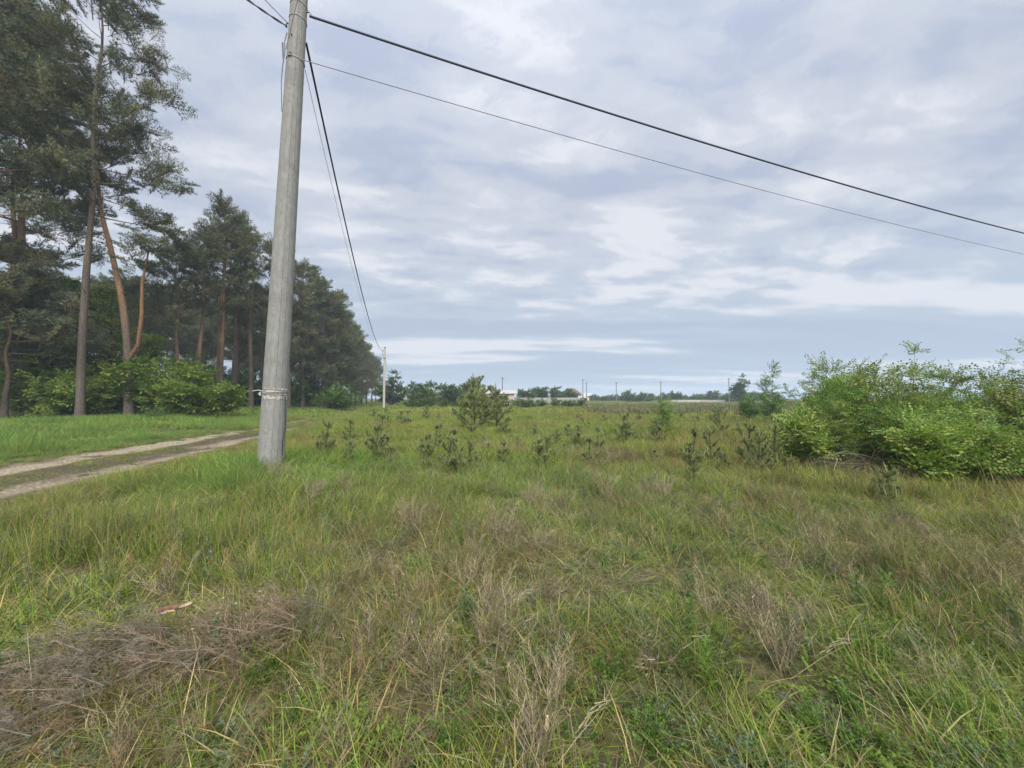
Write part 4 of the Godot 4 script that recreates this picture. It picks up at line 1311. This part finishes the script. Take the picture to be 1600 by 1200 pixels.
	# leafy plants one by one
	var st2 := [stalk(861, 0.3, hb), stalk(862, 0.24, [Color(0.10, 0.15, 0.06), Color(0.12, 0.16, 0.08)])]
	var hbig := []
	for q in [herb(863, 34, 0.17, 0.0085, hb), herb(864, 30, 0.15, 0.01, hb)]:
		var l1 := Lump.new()
		l1.add(q, Transform3D(), 2)
		hbig.append(l1.mesh(M.leaf))
	var hs := [[0, 1.05, -2.3], [0, 0.95, -1.95], [1, -1.62, -2.1], [1, 1.25, -2.75], [0, -2.55, -1.95], [1, 2.3, -2.1], [0, 2.6, -2.7], [1, -0.3, -2.45]]
	for i in hs.size():
		var t := thing("herb_plant", gp(hs[i][1], hs[i][2]), "upright green herb with narrow leaves spiralling up its stalks", "plant", "upright herbs in the foreground")
		t.rotation.y = i * 1.3
		part("leafy_stalks", st2[hs[i][0]], t)
	var hf := [[0, -0.25, -1.6], [1, -0.05, -1.72], [0, 1.3, -1.7], [1, 1.6, -1.8], [0, 1.5, -1.6], [1, 0.6, -1.65], [0, -0.95, -1.7], [1, 0.5, -2.0], [0, 2.0, -2.2], [1, -1.3, -1.95], [0, 1.95, -1.75]]
	for i in hf.size():
		var t := thing("feathery_herb", gp(hf[i][1], hf[i][2]), "low bright green herb with divided feathery leaves", "plant", "feathery herbs in the foreground")
		t.rotation.y = i * 2.1
		part("fronds", hbig[hf[i][0]], t)

var scrub_src: Source

# sets one patch of cover, its kind taken from where it grows
func patch(bufs: Dictionary, x: float, z: float, r: float, l: int, by_road: bool) -> void:
	var u := x - road_at(z)
	var tall := 1.0
	var verge := false
	if z > -118.0:
		if by_road:
			var ru := absf(u) * 2.15 / road_half(z)
			if ru < 1.7: tall = 0.3
			else: tall = 0.45 + 0.4 * sm(1.8, 3.0, ru)
			if ru < 2.3 and rng.randf() > (0.5 if ru < 0.6 else 0.95): return
		elif absf(u) < ([2.5, 2.9, 4.4][l] as float) * road_half(z) / 2.15 and (z > -26.0 or rng.randf() < 0.55): return
		if u < -1.9: verge = true
		if verge: tall *= 0.95
		if u < -12.0 - maxf(0.0, (-z - 30.0)) * 0.02: tall *= 0.6
	var d := dryness(x, z)
	var dp := Vector2(x + 4.3, z + 6.9).length()
	var q := rng.randf()
	var kind := "green"
	var big := na.get_noise_2d(x * 0.8 + 200.0, z * 0.8)
	if verge: kind = "verge"
	elif dp < 2.3 and q < 0.85 * (1.0 - dp / 2.5): kind = "tall"
	else:
		var pw := 0.68 * sm(0.35, 0.95, d)
		var ps := 0.01 + 0.28 * d
		if r > 12.0: ps *= 0.6; pw *= 0.5
		if r < 2.3: ps *= 0.7; pw *= 0.7
		if q < pw: kind = "weed"
		elif q < pw + ps * (1.0 - pw): kind = "straw"
		elif rng.randf() < (0.5 if r < 2.4 else 0.08): kind = "herb"
		elif rng.randf() < 0.28 + big * 0.9 + 0.25 * sm(-2.0, 3.0, x): kind = "olive"
	var key := "%s/%d/%d" % [kind, l, rng.randi() % 3]
	if not bufs.has(key): bufs[key] = PackedFloat32Array()
	if r < 2.1: tall *= 0.6
	elif r < 3.5: tall *= 0.85
	if dp < 0.9: tall *= 1.05
	tall *= 1.0 + 0.3 * exp(-pow(Vector2(x + 3.2, (z + 4.2)).length() / 1.8, 2.0))
	tall *= rf(0.72, 1.3) * clampf(1.0 + nb.get_noise_2d(x * 0.7, z * 0.7) * 0.75 + nb.get_noise_2d(x * 2.1 + 7.0, z * 2.1) * 0.45, 0.5, 1.7)
	var tn := rf(0.88, 1.12) + nb.get_noise_2d(x, z) * 0.3
	var col := Color(tn * (1.0 + big * 0.14), tn, tn * rf(0.88, 1.08))
	var e := 0.4
	var up := Vector3(height(x - e, z) - height(x + e, z), 2.0 * e, height(x, z - e) - height(x, z + e)).normalized()
	var bas := Basis(Quaternion(Vector3.UP, up)) * Basis(Vector3.UP, rf(0, TAU))
	var s := rf(0.9, 1.12)
	if by_road: s *= 0.7
	put(bufs[key], bas * Basis.from_scale(Vector3(s, tall, s)), Vector3(x, height(x, z) - 0.005, z), col)

func set_details() -> void:
	# broken wood on the dead stems
	var t := thing("wood_fragment", gp(-2.12, -2.36, 0.17), "split reddish brown and cream piece of wood lying on dead stems", "wood")
	t.rotation = Vector3(0.1, 0.25, 0.05)
	t.scale = Vector3.ONE * 0.75
	var m := MB.new()
	m.tube([Vector3(-0.13, 0, 0), Vector3(-0.06, 0.012, 0.01), Vector3(0.05, 0.008, 0.0), Vector3(0.14, 0.02, -0.01)], [0.014, 0.026, 0.022, 0.012], 7, [Color(0.17, 0.1, 0.065), Color(0.22, 0.125, 0.08), Color(0.2, 0.12, 0.08), Color(0.28, 0.2, 0.14)])
	part("bark_side", m.mesh(M.bark), t)
	var m2 := MB.new()
	m2.tube([Vector3(-0.07, -0.005, 0.03), Vector3(-0.03, -0.002, 0.035), Vector3(0.03, 0.0, 0.03)], [0.008, 0.015, 0.008], 6, [Color(0.55, 0.42, 0.3)])
	part("split_face", m2.mesh(M.bark), t)
	var m3 := MB.new()
	m3.tube([Vector3(0.05, 0.012, 0.018), Vector3(0.1, 0.02, 0.018), Vector3(0.145, 0.03, 0.012)], [0.007, 0.014, 0.01], 6, [Color(0.5, 0.4, 0.3)])
	part("split_face", m3.mesh(M.bark), t)
	# dry seed head by the viewer's feet
	var s := thing("seed_head", gp(0.14, -1.62, 0.0), "pale yellow dry cob-shaped seed head on a short stalk", "seed head")
	var sm_ := MB.new()
	sm_.tube([Vector3(0, -0.02, 0), Vector3(0.005, 0.08, 0.0)], [0.003, 0.003], 5, [Color(0.3, 0.26, 0.16)])
	part("stalk", sm_.mesh(M.dry), s)
	var hd := MB.new()
	hd.tube([Vector3(0.005, 0.075, 0), Vector3(0.006, 0.09, 0), Vector3(0.008, 0.115, 0), Vector3(0.01, 0.135, 0)], [0.005, 0.013, 0.013, 0.005], 8, [Color(0.5, 0.42, 0.24)])
	part("head", hd.mesh(M.dry), s)
	# small white flowers
	rng.seed = 31
	for i in 7:
		var f := thing("white_flower", gp(-1.62 + rf(-0.16, 0.16), -2.12 + rf(-0.16, 0.12)), "tiny white meadow flower on a thin green stalk", "flower", "white flowers beside the dead stems")
		var hh := rf(0.22, 0.32)
		var a := MB.new()
		a.tube([Vector3(0, -0.02, 0), Vector3(rf(-0.02, 0.02), hh, rf(-0.02, 0.02))], [0.0018, 0.0014], 4, [Color(0.1, 0.14, 0.05)])
		part("stalk", a.mesh(M.leaf), f)
		var b := MB.new()
		for k in 5:
			var an := TAU * k / 5.0
			b.leaf(Vector3(0, hh, 0), Vector3(cos(an), 0.25, sin(an)).normalized(), Vector3.UP, 0.008, 0.006, Color(0.55, 0.55, 0.5))
		part("petals", b.mesh(M.leaf), f)
	# sand scrape
	var sp := MB.new()
	sp.smooth = true
	var cpt := Vector2(3.35, -3.75)
	for i in 9:
		for j in 24:
			var an := TAU * j / 24.0
			var rr := 0.24 * i / 8.0 * (1.0 + 0.3 * nb.get_noise_2d(cos(an) * 2.0, sin(an) * 2.0))
			var x := cpt.x + cos(an) * rr
			var z := cpt.y + sin(an) * rr * 0.8
			sp.v.append(gp(x, z, 0.012 + 0.05 * (1.0 - pow(i / 8.0, 2.0)) - (0.02 if i == 8 else 0.0)))
			sp.n.append(Vector3(cos(an) * 0.2, 1, sin(an) * 0.2).normalized())
			sp.c.append(Color(0.36, 0.28, 0.15) * (0.9 + 0.2 * nb.get_noise_2d(x * 9.0, z * 9.0)))
	for i in 8:
		for j in 24:
			var j2 := (j + 1) % 24
			sp.ix.append_array([i * 24 + j, (i + 1) * 24 + j2, i * 24 + j2, i * 24 + j, (i + 1) * 24 + j, (i + 1) * 24 + j2])
	var o := part("sand_heap", sp.mesh(M.soil), self)
	tag(o, "small heap of yellow sand thrown up in the grass", "sand")
